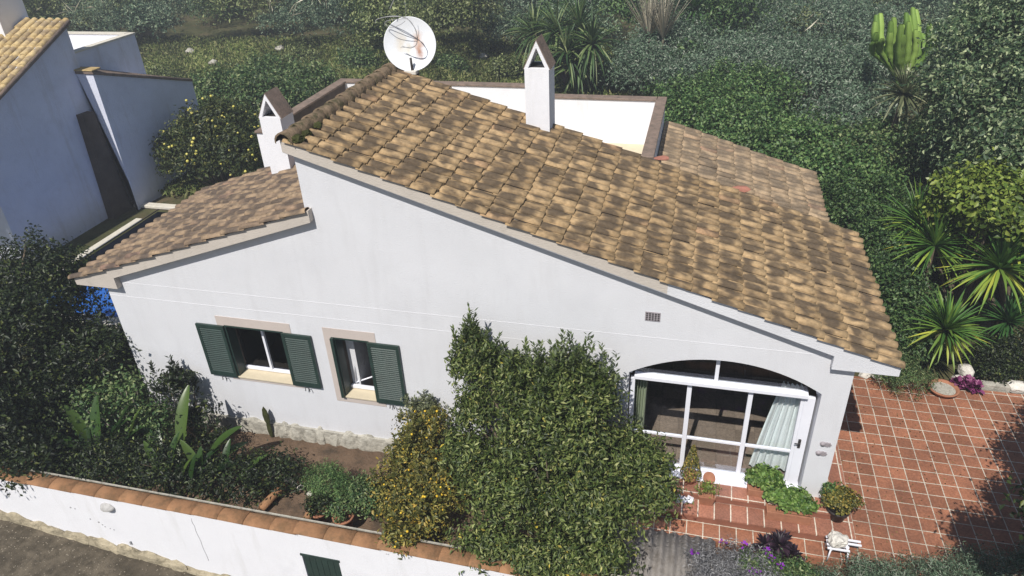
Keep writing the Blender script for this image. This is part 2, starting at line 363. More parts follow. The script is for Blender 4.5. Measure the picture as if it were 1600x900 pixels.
def groundmat():
    Mx = mat('earth_and_scrub', (.075, .075, .035), 1, 1, 12, .35, .7, .1, dirt=[((.12, .09, .055), .5, .5, .65, .8), ((.03, .045, .015), 1.6, .5, .62, .7)])
    return Mx
M['ground'] = groundmat()

# leaves (stop 1 dark kind, last kind = rare accent)
G = {}
G['laurel'] = leafmat('laurel_leaf', [(0, (0.024, 0.041, 0.010)), (.45, (0.072, 0.109, 0.026)), (.85, (0.181, 0.218, 0.062)), (.985, (0.314, 0.333, 0.135)), (1, (0.507, 0.402, 0.052))])
G['citrus'] = leafmat('citrus_leaf', [(0, (0.043, 0.058, 0.014)), (.5, (0.143, 0.143, 0.035)), (.85, (0.272, 0.234, 0.053)), (1, (0.458, 0.312, 0.059))])
G['pale'] = leafmat('pale_leaf', [(0, (.08, .10, .05)), (.6, (.17, .19, .10)), (1, (.30, .31, .18))])
G['lemon'] = leafmat('lemon_leaf', [(0, (.02, .035, .012)), (.6, (.05, .07, .02)), (1, (.11, .12, .03))])
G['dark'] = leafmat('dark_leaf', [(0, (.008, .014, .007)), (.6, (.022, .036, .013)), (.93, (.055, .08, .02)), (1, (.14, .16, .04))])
G['ivy'] = leafmat('ivy_leaf', [(0, (0.027, 0.065, 0.019)), (.5, (0.075, 0.156, 0.046)), (1, (0.209, 0.299, 0.104))])
G['glossy'] = leafmat('glossy_leaf', [(0, (0.022, 0.047, 0.022)), (.45, (0.068, 0.121, 0.054)), (.8, (0.189, 0.257, 0.121)), (1, (0.459, 0.513, 0.297))])
G['fallen'] = leafmat('fallen_leaf', [(0, (.035, .022, .012)), (.6, (.10, .06, .025)), (1, (.24, .19, .06))], .8, 0)
G['scrub'] = leafmat('scrub_leaf', [(0, (0.043, 0.065, 0.022)), (.5, (0.131, 0.167, 0.058)), (1, (0.304, 0.334, 0.145))])
G['hedge'] = leafmat('hedge_leaf', [(0, (0.020, 0.049, 0.014)), (.5, (0.049, 0.105, 0.031)), (1, (0.140, 0.210, 0.070))])
G['grey'] = leafmat('grey_green_leaf', [(0, (0.039, 0.076, 0.044)), (.4, (0.101, 0.164, 0.098)), (.8, (0.192, 0.266, 0.176)), (1, (0.338, 0.354, 0.293))])
G['lav'] = leafmat('silvery_leaf', [(0, (.09, .09, .10)), (.5, (.17, .17, .18)), (1, (.33, .33, .34))], .6, .15)
G['olive'] = leafmat('wood_leaf', [(0, (0.026, 0.059, 0.032)), (.4, (0.085, 0.144, 0.085)), (.8, (0.184, 0.249, 0.154)), (1, (0.341, 0.394, 0.255))])
G['lime'] = leafmat('lime_leaf', [(0, (.05, .09, .015)), (.5, (.13, .19, .03)), (1, (.30, .36, .07))])
G['mid'] = leafmat('green_leaf', [(0, (0.025, 0.062, 0.022)), (.5, (0.075, 0.138, 0.044)), (.85, (0.175, 0.237, 0.088)), (1, (0.300, 0.338, 0.163))])
G['yucca'] = leafmat('yucca_leaf', [(0, (0.025, 0.081, 0.023)), (.5, (0.076, 0.172, 0.034)), (.85, (0.202, 0.299, 0.046)), (1, (0.455, 0.460, 0.069))], .4, .15)
G['pots'] = leafmat('geranium_leaf', [(0, (.04, .09, .02)), (.5, (.11, .20, .04)), (1, (.24, .34, .09))])
G['aeon'] = leafmat('dark_purple_leaf', [(0, (.010, .006, .010)), (.7, (.022, .012, .022)), (1, (.06, .03, .05))])
G['purple'] = leafmat('purple_leaf', [(0, (.08, .01, .05)), (.6, (.22, .04, .15)), (1, (.5, .2, .35))])
G['banana'] = leafmat('banana_leaf', [(0, (.015, .04, .01)), (.6, (.04, .085, .018)), (1, (.10, .16, .03))], .35, .3, .5)
G['cactus'] = leafmat('cactus_green', [(0, (.12, .22, .04)), (1, (.30, .44, .10))], .6, 0)
G['fruit'] = leafmat('yellow_fruit', [(0, (.62, .40, .02)), (1, (.75, .52, .05))], .4, 0)
G['fruit2'] = leafmat('pale_fruit', [(0, (.55, .50, .10)), (1, (.70, .62, .18))], .4, 0)
G['straw'] = leafmat('dry_leaf', [(0, (.22, .19, .13)), (1, (.50, .46, .36))], .8, .2)
G['grass'] = leafmat('grass_blade', [(0, (.06, .09, .02)), (.5, (.15, .20, .05)), (1, (.36, .35, .15))], .7, .3)

# ------------------------------------------------------------------ fast leaf meshes
def np_mesh(name, V, F, A, material, parent=None, smooth=False):
    """V (n,3) world, F (k,m) indices, A (n,4) attribute"""
    me = bpy.data.meshes.new(name)
    if parent is not None: V = V-np.array(parent_loc(parent))
    n, (k, m_) = len(V), F.shape
    me.vertices.add(n); me.vertices.foreach_set('co', V.astype(np.float32).ravel())
    me.loops.add(k*m_); me.loops.foreach_set('vertex_index', F.astype(np.int32).ravel())
    me.polygons.add(k); me.polygons.foreach_set('loop_start', np.arange(0, k*m_, m_, dtype=np.int32))
    me.polygons.foreach_set('loop_total', np.full(k, m_, dtype=np.int32))
    if smooth: me.polygons.foreach_set('use_smooth', np.ones(k, bool))
    a = me.color_attributes.new('var', 'FLOAT_COLOR', 'POINT'); a.data.foreach_set('color', A.astype(np.float32).ravel())
    me.materials.append(material); me.update(); me.validate()
    o = bpy.data.objects.new(name, me); col.objects.link(o)
    if parent: o.parent = parent
    return o
def unit(a): return a/np.maximum(np.linalg.norm(a, axis=1, keepdims=True), 1e-9)
def leaf_geo(P, Nn, size, width, rg, tint=None, up=0.0, spread=.8):
    """one folded diamond leaf per point"""
    n = len(P); Nn = unit(Nn+rg.normal(0, spread, (n, 3)))
    T = rg.normal(0, 1, (n, 3)); T[:, 2] += up; T = unit(T-Nn*(T*Nn).sum(1, keepdims=True)); S = np.cross(Nn, T)
    s = size*rg.uniform(.65, 1.35, (n, 1)); wd = s*width
    a = P-T*s*.5; b = P-T*s*.02+S*wd*.5+Nn*wd*.22; c = P+T*s*.5-Nn*s*.12; d = P-T*s*.02-S*wd*.5+Nn*wd*.22
    V = np.stack([a, b, c, d], 1).reshape(-1, 3)
    i = np.arange(n)[:, None]*4; F = np.stack([i+[0, 1, 2], i+[0, 2, 3]], 1).reshape(-1, 3)
    A = np.zeros((n, 4)); A[:, 0] = rg.random(n); A[:, 1] = rg.uniform(.3, .7, n) if tint is None else tint; A[:, 3] = 1
    return V, F, np.repeat(A, 4, 0)
def cluster_points(lobes, ncl, per, sig, rg, low=-.35, shell=.72):
    """clusters on and inside ellipsoids: gives clumps and gaps"""
    vol = np.array([l[3]*l[4]+l[4]*l[5]+l[3]*l[5] for l in lobes]); pr = vol/vol.sum()
    li = rg.choice(len(lobes), ncl, p=pr); L_ = np.array(lobes)[li]
    d = unit(rg.normal(0, 1, (ncl, 3)))
    d[:, 2] = np.where(d[:, 2] < low, -d[:, 2]*.9, d[:, 2]); d = unit(d)
    r = rg.uniform(shell, 1.06, (ncl, 1)); r *= np.where(rg.random((ncl, 1)) < .07, rg.uniform(1.02, 1.14, (ncl, 1)), 1)
    ph = rg.uniform(0, 6.28, (3,)); w_ = L_[:, :3]+d*L_[:, 3:6]
    fq = 3.2/np.maximum(L_[:, 3:4], .5)
    r *= 1+.13*np.sin(w_[:, :1]*fq+ph[0])*np.sin(w_[:, 1:2]*fq*1.2+ph[1])+.10*np.sin(w_[:, :1]*fq*2.3+w_[:, 2:3]*fq*2+ph[2])
    C = L_[:, :3]+d*L_[:, 3:6]*r
    nn = unit(d/L_[:, 3:6])
    off = rg.normal(0, 1, (ncl, per, 3))*sig
    P = (C[:, None]+off).reshape(-1, 3)
    Nn = np.repeat(nn, per, 0)+np.array([0, 0, .35])
    tint = np.repeat(rg.uniform(.15, .85, ncl), per)
    return C, P, Nn, tint
def ico(c, r, sub=1):
    bm = bmesh.new(); bmesh.ops.create_icosphere(bm, subdivisions=sub, radius=r)
    v = np.array([p.co[:] for p in bm.verts])+c; f = np.array([[x.index for x in q.verts] for q in bm.faces]); bm.free(); return v, f
def merge(parts):
    V = []; F = []; A = []; b = 0
    for v, f, a in parts: V.append(v); F.append(f+b); A.append(a); b += len(v)
    return np.concatenate(V), np.concatenate(F), np.concatenate(A)
def px_lobes(spec):
    out = []
    for (px_, py_, z_, rx_, ry_, rz_) in spec:
        q = at(px_, py_, z_); out.append((q.x, q.y, z_, rx_, ry_, rz_))
    return out
def py_lobes(spec):
    out = []
    for (px_, py_, y_, rx_, ry_, rz_) in spec:
        q = at(px_, py_, y_, 1); out.append((q.x, y_, q.z, rx_, ry_, rz_))
    return out
def shrub(name, label, cat, base, lobes, ncl, per, sig, size, width, g, seed, parts=('stem', 'foliage'), stem_r=.03, nst=14, bark='bark', up=0., group=None,
          fruit=None, low=-.35, spread=.8, shell=.72, shoots=0, shoot_l=.22):
    rg = np.random.default_rng(seed)
    t = thing(name, base, label, cat, group)
    C, P, Nn, tint = cluster_points(lobes, ncl, per, sig, rg, low, shell)
    V, F, A = leaf_geo(P, Nn, size, width, rg, tint, up, spread)
    if shoots:
        # young upright shoots standing out of the crown, leaves in whorls
        hi = C[np.argsort(-(C[:, 2]+rg.uniform(0, .8, len(C))))[:shoots*3]]; hi = hi[rg.choice(len(hi), shoots, replace=False)]
        k = 30; tt = np.tile(np.linspace(0, 1, k), shoots); Ls = np.repeat(rg.uniform(.5, 1.3, shoots), k)*shoot_l
        lean = np.repeat(rg.normal(0, .18, (shoots, 3)), k, 0); lean[:, 2] = 1
        Ps = np.repeat(hi, k, 0)+lean*(tt*Ls)[:, None]; a_ = rg.uniform(0, 6.28, len(Ps))
        out = np.stack([np.cos(a_), np.sin(a_), a_*0+.8], 1)
        Td = unit(out); Nd = unit(np.stack([-np.cos(a_)*.8, -np.sin(a_)*.8, a_*0+1], 1)); Sd = np.cross(Nd, Td)
        s_ = size*rg.uniform(.8, 1.3, (len(Ps), 1)); wd = s_*width
        Vs = np.stack([Ps, Ps+Td*s_*.5+Sd*wd*.5, Ps+Td*s_, Ps+Td*s_*.5-Sd*wd*.5], 1).reshape(-1, 3)
        i_ = np.arange(len(Ps))[:, None]*4; Fs = np.stack([i_+[0, 1, 2], i_+[0, 2, 3]], 1).reshape(-1, 3)
        As = np.zeros((len(Ps), 4)); As[:, 0] = rg.random(len(Ps))*.7; As[:, 1] = .45; As[:, 3] = 1
        V, F, A = merge([(V, F, A), (Vs, Fs, np.repeat(As, 4, 0))])
    np_mesh(parts[1], V, F, A, G[g], t)
    b = MB(); bb = np.array(base)
    for k in range(min(nst, ncl)):
        e = C[k]; midp = (bb*.5+e*.5)+rg.normal(0, .1, 3)*np.linalg.norm(e-bb)*.4; midp[2] = max(midp[2], bb[2]+.1)
        r = stem_r*rg.uniform(.5, 1)
        b.tube([bb+rg.normal(0, stem_r, 3)*[1, 1, 0], (bb*.7+midp*.3)+[0, 0, .1], midp, midp*.4+e*.6, e], [r*1.3, r, r*.7, r*.45, r*.15], 5)
    b.build(parts[0], M[bark], t, recalc=False)
    if fruit:
        nf, fr, fg, fname = fruit
        idx = rg.choice(len(P), nf, replace=False); fp = []
        for i in idx:
            v, f = ico(P[i]+unit(Nn[i:i+1])[0]*sig*.7, fr*rg.uniform(.7, 1.2)); a = np.zeros((len(v), 4)); a[:, 0] = rg.random(); a[:, 1] = .5; a[:, 3] = 1
            fp.append((v, f, a))
        o = np_mesh(fname, *merge(fp), G[fg], t, True); o['kind'] = 'stuff'
    return t
def blade_geo(base, d, L, wd, droop, seg, rg, fold=.3, tint=None, shape='strap'):
    """a long curved leaf: 3 verts wide, seg long"""
    base = np.array(base, float); d = np.array(d, float); d /= np.linalg.norm(d)
    side = np.cross(d, [0, 0, 1]); side = side/max(np.linalg.norm(side), 1e-6); V = []
    p = base.copy(); cur = d.copy(); st = L/seg
    for i in range(seg+1):
        t = i/seg
        if shape == 'strap': ww = wd*(.45+.55*min(1, t*5))*(1-t**2.4)+.0015
        else: ww = wd*math.sin(PI*min(1, (t*.93+.05)))**.7
        nrm = np.cross(side, cur)
        V += [p-side*ww*.5+nrm*ww*fold, p.copy(), p+side*ww*.5+nrm*ww*fold]
        cur = cur+np.array([0, 0, -droop/seg]); cur /= np.linalg.norm(cur); p = p+cur*st
    F = []
    for i in range(seg):
        for k in (0, 1): F.append([i*3+k, i*3+k+1, i*3+k+4, i*3+k+3])
    A = np.zeros((len(V), 4)); A[:, 0] = rg.random() if tint is None else tint; A[:, 1] = rg.uniform(.35, .65); A[:, 3] = 1
    return np.array(V), np.array(F), A
def rosette(c, n, L, wd, rg, el0=-.5, el1=1.4, droop=.5, seg=6, tint=None, shape='strap', fold=.3):
    parts = []
    for i in range(n):
        az = rg.uniform(0, 2*PI); el = el0+(el1-el0)*rg.random()**.9
        d = (math.cos(az)*math.cos(el), math.sin(az)*math.cos(el), math.sin(el))
        tt = rg.random() if tint is None else float(np.clip(tint(el, rg), 0, 1))
        parts.append(blade_geo(np.array(c)+np.array(d)*.03, d, L*rg.uniform(.75, 1.1), wd, droop*rg.uniform(.5, 1.4), seg, rg, fold, tt, shape))
    return parts
def yucca(name, label, heads, base, L, wd, n, g, seed, cat='yucca', group=None, droop=.5, el0=-.5, bark='bark', tint=None, tr=.07):
    rg = np.random.default_rng(seed); t = thing(name, base, label, cat, group)
    b = MB()
    for h in heads:
        h = np.array(h, float); bb = np.array(base, float)
        mid = bb*.5+h*.5+rg.normal(0, .06, 3)
        b.tube([bb, bb*.75+mid*.25, mid, h], [tr*1.5, tr*1.1, tr, tr*.9], 8)
    b.build('trunk', M[bark], t, recalc=False)
    for h in heads:
        np_mesh('leaf_rosette', *merge(rosette(h, n, L, wd, rg, el0, 1.45, droop, tint=tint)), G[g], t)
    return t

# ------------------------------------------------------------------ ground, road, far slope
def ground_z(x, y):
    z = -.45+(0 if y < 10 else (y-10)*.03)+(0 if y < 60 else (y-60)*.25)
    if x < -10.4 and y > -1: z += min(.42, (-10.4-x)*.25)
    return z
xs = np.concatenate([np.linspace(-150, -20, 30), np.linspace(-18, 18, 36), np.linspace(20, 130, 24)])
ys = np.concatenate([np.linspace(-2.45, 12, 30), np.linspace(14, 60, 30), np.linspace(66, 260, 30)])
gv = []
rgg = np.random.default_rng(3)
for y in ys:
    for x in xs:
        z = ground_z(x, y)
        if y > 9: z += rgg.uniform(-.03, .03)
        gv.append((x, y, z))
gf = [(j*len(xs)+i, j*len(xs)+i+1, (j+1)*len(xs)+i+1, (j+1)*len(xs)+i) for j in range(len(ys)-1) for i in range(len(xs)-1)
      # the pool is dug into the ground
      if not (xs[i] > -16.4 and xs[i+1] < -12.2 and ys[j] > 2.3 and ys[j+1] < 8.4)]
g = MB(); g.add(gv, gf, 0, True); tag(g.build('ground', M['ground'], recalc=False), kind='structure')
# road: falls to the right in front of the boundary wall
def road_z(x): return -.98-.125*(x+10.4)
rv = []; rx = np.linspace(-40, 40, 60); ry = np.linspace(-40, -2.3, 30)
for y in ry:
    for x in rx: rv.append((x, y, road_z(max(-25, min(6, x)))-.02*max(0, -y-3)))
rf = [(j*60+i, j*60+i+1, (j+1)*60+i+1, (j+1)*60+i) for j in range(29) for i in range(59)]
b = MB(); b.add(rv, rf); tag(b.build('road', M['road'], recalc=False), kind='structure')
# garden beds in front of the facade and the path along it
b = MB(); b.add([(-14, -2.45, -.42), (-.9, -2.45, -.42), (-.9, .02, -.42), (-14, .02, -.42)], [(0, 1, 2, 3)])
tag(b.build('garden_path', M['soil'], recalc=False), kind='structure')
b = MB(); b.add([(-.9, -2.6, -.44), (14, -2.6, -.44), (14, -.9, -.44), (-.9, -.9, -.44)], [(0, 1, 2, 3)])
tag(b.build('flower_bed', M['soil'], recalc=False), kind='structure')

# patio and steps
b = MB(); b.box(-.9, 9.6, -.95, 3.78, -.6, -.30); tag(b.build('patio', M['patio']), kind='structure')
def stepbox(x0, x1, y0, y1, z0, z1):
    s = MB(); s.box(x0, x1, y0, y1, z0, z1-.03, 1); s.box(x0-.0, x1+.015, y0-.015, y1, z1-.03, z1, 0); return s
s = stepbox(-.9, 2.88, -.62, 3.6, -.29, -.15); tag(s.build('lower_step', [M['steptile'], M['riser']]), kind='structure')
s = stepbox(-.9, 2.68, -.30, 3.6, -.14, -.005); tag(s.build('upper_step', [M['steptile'], M['riser']]), kind='structure')

# ------------------------------------------------------------------ the house
def T(x): return 5.60-.324*(x+5.6)          # plane of the main roof's tiles
def TL(x): return 2.86+.34*(x+10.58)        # plane of the left roof's tiles
house = thing('house', (-3.8, 2, 0), 'white stucco house with stepped clay tile roofs, green shutters and arched glass door', 'house')
# openings
def arch(x0, x1, zb, zs, rise, n=28):
    c = (x0+x1)/2; h = (x1-x0)/2; R_ = (h*h+rise*rise)/(2*rise); cz = zs+rise-R_; a = math.asin(h/R_)
    pts = [(x0, zb)]+[(c-R_*math.sin(a*(1-2*i/n)), cz+R_*math.cos(a*(1-2*i/n))) for i in range(n+1)]+[(x1, zb)]
    return pts
DOOR = arch(-.68, 2.11, .0, 2.05, .41)
W1 = (-7.80, -6.64, .93, 2.06); W2 = (-5.68, -5.03, .80, 2.07)
def rect(a): x0, x1, z0, z1 = a; return [(x0, z0), (x0, z1), (x1, z1), (x1, z0)]
outer = [(-10.05, -.7), (2.47, -.7), (2.47, 2.63), (2.16, 2.63), (2.16, T(2.16)-.25), (-5.72, T(-5.72)-.25), (-5.72, TL(-5.72)-.25), (-9.72, TL(-9.72)-.25), (-9.72, 2.69), (-10.05, 2.69)]
b = MB(); b.holed_y(outer, [DOOR, rect(W1), rect(W2)], 0, .3)
b.build('wall', M['stucco'], house)
for (x0, x1, y0, y1, z0, z1) in ((-10.05, -9.75, .3, 4.0, -.7, 2.69), (2.17, 2.47, .3, 4.1, -.7, 2.63), (-5.72, -5.5, .3, 4.1, -.7, 5.36)):
    MB().box(x0, x1, y0, y1, z0, z1).build('wall', M['stucco'], house)
back = [(-5.5, -.7), (2.17, -.7), (2.17, T(2.17)-.27), (-5.5, T(-5.5)-.27)]
MB().prism_y(back, 3.85, 4.08).build('wall', M['stucco'], house)
MB().prism_y([(-9.75, -.7), (-5.72, -.7), (-5.72, TL(-5.72)-.27), (-9.75, TL(-9.75)-.27)], 3.8, 4.0).build('wall', M['stucco'], house)
# two string lines pressed into the render
b = MB(); b.box(-9.62, 2.0, -.003, .0, 2.738, 2.745); b.box(-10.04, -.95, -.003, .0, 2.440, 2.447)
b.build('render_line', M['line'], house)
# stone plinth (uneven top)
rg = random.Random(5); b = MB(); x = -10.07; vs = []
while x < -.95:
    wdt = rg.uniform(.22, .5); top = -.085+rg.uniform(-.04, .03); yb = -.035-rg.uniform(0, .03)
    b.rock((x+wdt/2, .0, (top-.7)/2+.0), (wdt/2*1.22, .09-yb*.3, (top+.72)/2*1.08), rg.randint(0, 9999), 0, 1, .1); x += wdt*.93
b.box(-10.07, -.92, -.05, .0, -.7, -.12)
b.build('stone_plinth', M['stone'], house)

# --- roofs
def tilefield(o, down, across, nrm, nr, nc, rl, cw, keep, mb, attr, rgn, hump=.055, lift=.032):
    """interlocking barrel tiles: a hump and a pan per tile, each row lapping over the next"""
    prof = []
    for i in range(9):
        a = PI*i/8; prof.append((.335-.335*math.cos(a), math.sin(a)**.85))
    prof += [(.76, -.10), (.90, -.12), (1.02, -.02)]
    for r in range(nr):
        for c in range(nc):
            if not keep((r+.5)*rl, (c+.5)*cw): continue
            q = o+down*(r*rl)+across*(c*cw)
            jr = rgn.gauss(0, .004); jc = rgn.gauss(0, .005); jl = rgn.gauss(0, .010); rot = rgn.gauss(0, .008)
            tone = rgn.random(); vs = []; A = []
            for k, (al, z) in enumerate(((-.02, 0.), (rl*.33, lift*.33), (rl*.67, lift*.67), (rl+.05+jl, lift), (rl+.05+jl, lift-.024))):
                tp = 1-.08*(1-min(k, 3)/3)
                for s_, h_ in prof:
                    hh = hump*h_*tp if k < 4 else hump*h_*.86
                    vs.append(q+down*al+across*(s_*cw+jc+rot*al)+nrm*(hh+z+jr)); A.append((tone, s_, min(1, al/rl), 1))
            n = len(prof)
            fs = [(k*n+i, k*n+i+1, (k+1)*n+i+1, (k+1)*n+i) for k in range(4) for i in range(n-1)]
            mb.add(vs, fs, 0, True); attr += A
rr = random.Random(11)
def roof_part(name, mt, x0, z0, slope, length, y0, depth, sgn, nr, nc, keep=lambda a, b_: True, parent=house):
    th = math.atan(slope); down = Vector((sgn*math.cos(th), 0, -math.sin(th))); nrm = Vector((sgn*math.sin(th), 0, math.cos(th)))
    mb = MB(); A = []
    tilefield(Vector((x0, y0, z0))-nrm*.065, down, Vector((0, 1, 0)), nrm, nr, nc, length/nr, depth/nc, keep, mb, A, rr)
    return mb.build(name, mt, parent, attr=A, recalc=False)
th = math.atan(.324)
main_roof = roof_part('roof', M['tile'], -5.72, T(-5.72), .324, 8.70/math.cos(th), -.17, 4.20, 1, 24, 18,
                      )
left_roof = roof_part('roof', M['tile_old'], -5.66, TL(-5.66), .34, 4.95/math.cos(math.atan(.34)), -.17, 4.2, -1, 13, 18)
pink_roof = roof_part('roof', M['tile_pink'], -.72, T(-.72)-.6, .324, 3.47/math.cos(th), 4.16, 4.1, 1, 9, 18)
# decks with plastered verges and boxed eaves
MB().prism_y([(-5.82, T(-5.82)-.08), (3.0, T(3.0)-.08), (3.0, 2.60), (2.13, 2.60), (2.13, T(2.13)-.27), (-5.82, T(-5.82)-.27)], -.12, 4.06).build('roof_deck', M['stucco'], main_roof, .004)
MB().prism_y([(-5.815, T(-5.82)-.078), (-.2, T(-.2)-.078), (-.2, T(-.2)-.255), (-5.815, T(-5.815)-.262)], -.126, -.121).build('stained_verge', M['fascia'], main_roof)
MB().prism_y([(-10.58, TL(-10.58)-.07), (-5.60, TL(-5.6)-.07), (-5.60, TL(-5.6)-.27), (-9.70, TL(-9.70)-.27), (-9.70, 2.665), (-10.57, 2.67)], -.12, 4.0).build('roof_deck', M['fascia'], left_roof, .004)
MB().prism_y([(-.70, T(-.7)-.68), (2.70, T(2.7)-.68), (2.70, T(2.7)-.84), (-.70, T(-.7)-.9)], 4.1, 8.22).build('roof_deck', M['stucco'], pink_roof)
MB().prism_y([(-.70, -.6), (2.4, -.6), (2.4, T(2.4)-.85), (-.70, T(-.7)-.85)], 4.1, 8.1).build('wall', M['stucco'], house)
# ridge: one row of lapping barrels along the top of the main roof, mossy
b = MB()
for k in range(11):
    y0 = -.2+k*.385; pts = []
    vs = []
    for (yy, rr_) in ((y0, .135), (y0+.43, .115)):
        for i in range(9):
            a = PI*(i/8)*1.1-.15; vs.append((-5.72-math.cos(a)*rr_, yy, T(-5.72)-.06+math.sin(a)*rr_+(.016 if yy == y0 else 0)))
    vs2 = [(v[0]+(.02 if v[0] < -5.72 else -.02), v[1], v[2]-.02) for v in vs[:9]]
    b.add(vs+vs2, [(i, i+1, 10+i, 9+i) for i in range(8)]+[(18+i, 19+i, i+1, i) for i in range(8)], 0, True)
b.build('ridge_tile_row', M['ridge'], main_roof, recalc=False)
for (y, r_) in ((-.06, .13), (.20, .10), (.58, .09)):
    MB().rock((-5.57, y, T(-5.57)+.0), (r_*.9, r_*1.25, r_*.5), int(y*100)+7, 0, 1, .9).build('moss', M['moss'], main_roof)
# verge mortar edges of the left roof's top, broken tile and mortar patch
MB().rock((.90, 4.02, T(.9)+.0), (.19, .11, .06), 3, 0, 1, .1).build('broken_tile', M['reddish'], main_roof)
MB().rock((-.60, 4.16, T(-.6)-.02), (.16, .10, .05), 4, 0, 1, .1).build('broken_tile', M['reddish'], main_roof)

# chimneys: white shaft, gabled cap of two leaning slabs, open through
def chimney(x0, x1, y0, y1, zb, zt, za, parent, label):
    b = MB(); b.box(x0, x1, y0, y1, zb, zt); b.box(x0-.035, x1+.035, y0-.03, y1+.03, zb, zb+.0)
    b.box(x0+.07, x1-.07, y0+.06, y1-.06, zt, zt+.004, 2)
    xm = (x0+x1)/2; t = .045
    for s_ in (-1, 1):
        xe = xm+s_*(x1-x0)/2
        poly = [(xe+s_*.012, zt-.02), (xm, za), (xm, za-.11), (xe-s_*(t+.012), zt-.02+.0)]
        b.prism_y(poly, y0+.002, y1-.002, 0)
        # clay skin over each slab
        poly2 = [(xe+s_*.03, zt-.02), (xm+s_*.0, za+.028), (xm, za+.004), (xe+s_*.016, zt-.02)]
        b.prism_y(poly2, y0+.012, y1-.006, 1)
    o = b.build('chimney', [M['stucco_bright'], M['coping'], M['metal']], parent, 0)
    o['label'] = label
    c = MB(); c.rock((xm, (y0+y1)/2, zb+.05), ((x1-x0)*.62, (y1-y0)*.62, .16), 9, 0, 1, .1); 
    return o
chimney(-3.05, -2.61, 3.55, 4.05, 4.4, 5.74, 6.20, main_roof, 'tall white chimney with open triangular cap near the back edge')
chimney(-8.22, -7.77, 3.02, 3.50, 3.4, 4.84, 5.28, left_roof, 'shorter white chimney with open triangular cap on lower roof')

# terrace behind: parapets with brown coping
def parapet(x0, x1, y0, y1, z0, z1, inner=None):
    w_ = MB().box(x0, x1, y0, y1, z0, z1).build('parapet', M['stucco_bright'], house)
    if inner: MB().box(x1, x1+.012, y0+.02, y1-.02, z0, z1-.001).build('inner_shade', M[inner], w_)  # thin dark sheet: the shade of this inner face put into colour
    MB().box(x0-.03, x1+.03, y0-.03, y1+.03, z1, z1+.05).build('coping', M['coping'], w_, .012)
parapet(-9.0, -3.7, 7.85, 8.05, -.5, 4.17)
parapet(-3.7, -.97, 7.80, 8.00, -.5, 3.95)
parapet(-.95, -.77, 4.16, 8.0, -.5, 3.95)
parapet(-9.0, -8.80, 3.95, 7.82, -.5, 4.17, 'darkbrown')
MB().box(-8.8, -.95, 4.1, 7.8, 2.8, 2.9).build('terrace_floor', M['sill'], house)

# rooms behind the openings
b = MB(); b.box(-.98, 2.165, .31, 3.84, -.3, .012); b.build('room_floor', M['roomfloor'], house)
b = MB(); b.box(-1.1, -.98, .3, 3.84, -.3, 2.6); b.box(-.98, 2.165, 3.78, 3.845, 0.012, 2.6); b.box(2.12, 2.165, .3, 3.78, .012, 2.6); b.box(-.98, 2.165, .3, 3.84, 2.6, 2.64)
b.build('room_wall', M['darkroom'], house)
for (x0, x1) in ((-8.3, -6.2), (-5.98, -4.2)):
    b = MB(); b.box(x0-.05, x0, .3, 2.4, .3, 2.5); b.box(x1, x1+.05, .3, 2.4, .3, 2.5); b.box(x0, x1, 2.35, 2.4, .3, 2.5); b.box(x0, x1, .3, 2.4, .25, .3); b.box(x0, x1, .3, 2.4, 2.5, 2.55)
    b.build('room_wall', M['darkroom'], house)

# shuttered windows
def shutter(parent, x0, x1, z0, z1, y=-.055):
    b = MB(); t = .04; f = .055
    b.box(x0, x0+f, y, y+t, z0, z1); b.box(x1-f, x1, y, y+t, z0, z1); b.box(x0+f, x1-f, y, y+t, z1-f*1.2, z1); b.box(x0+f, x1-f, y, y+t, z0, z0+f*1.8)
    n = int((z1-z0-f*3)/.042); zz0 = z0+f*1.8; step = (z1-f*1.2-zz0)/n
    for i in range(n):
        z = zz0+(i+.5)*step
        b.add([(x0+f, y+.003, z-.020), (x1-f, y+.003, z-.020), (x1-f, y+t-.003, z+.018), (x0+f, y+t-.003, z+.018),
               (x0+f, y+.003, z-.028), (x1-f, y+.003, z-.028), (x1-f, y+t-.003, z+.010), (x0+f, y+t-.003, z+.010)],
              [(0, 1, 2, 3), (7, 6, 5, 4), (0, 4, 5, 1), (3, 2, 6, 7)])
    o = b.build('shutter', M['green'], parent)
    c = MB(); xm = (x0+x1)/2
    c.v = []; c.tube([(xm-.04, y-.012, z0-.085), (xm-.03, y-.01, z0-.01), (xm+.03, y-.01, z0-.01), (xm+.045, y-.012, z0-.085)], .009, 5)
    c.build('shutter_catch', M['metal'], parent)
    return o
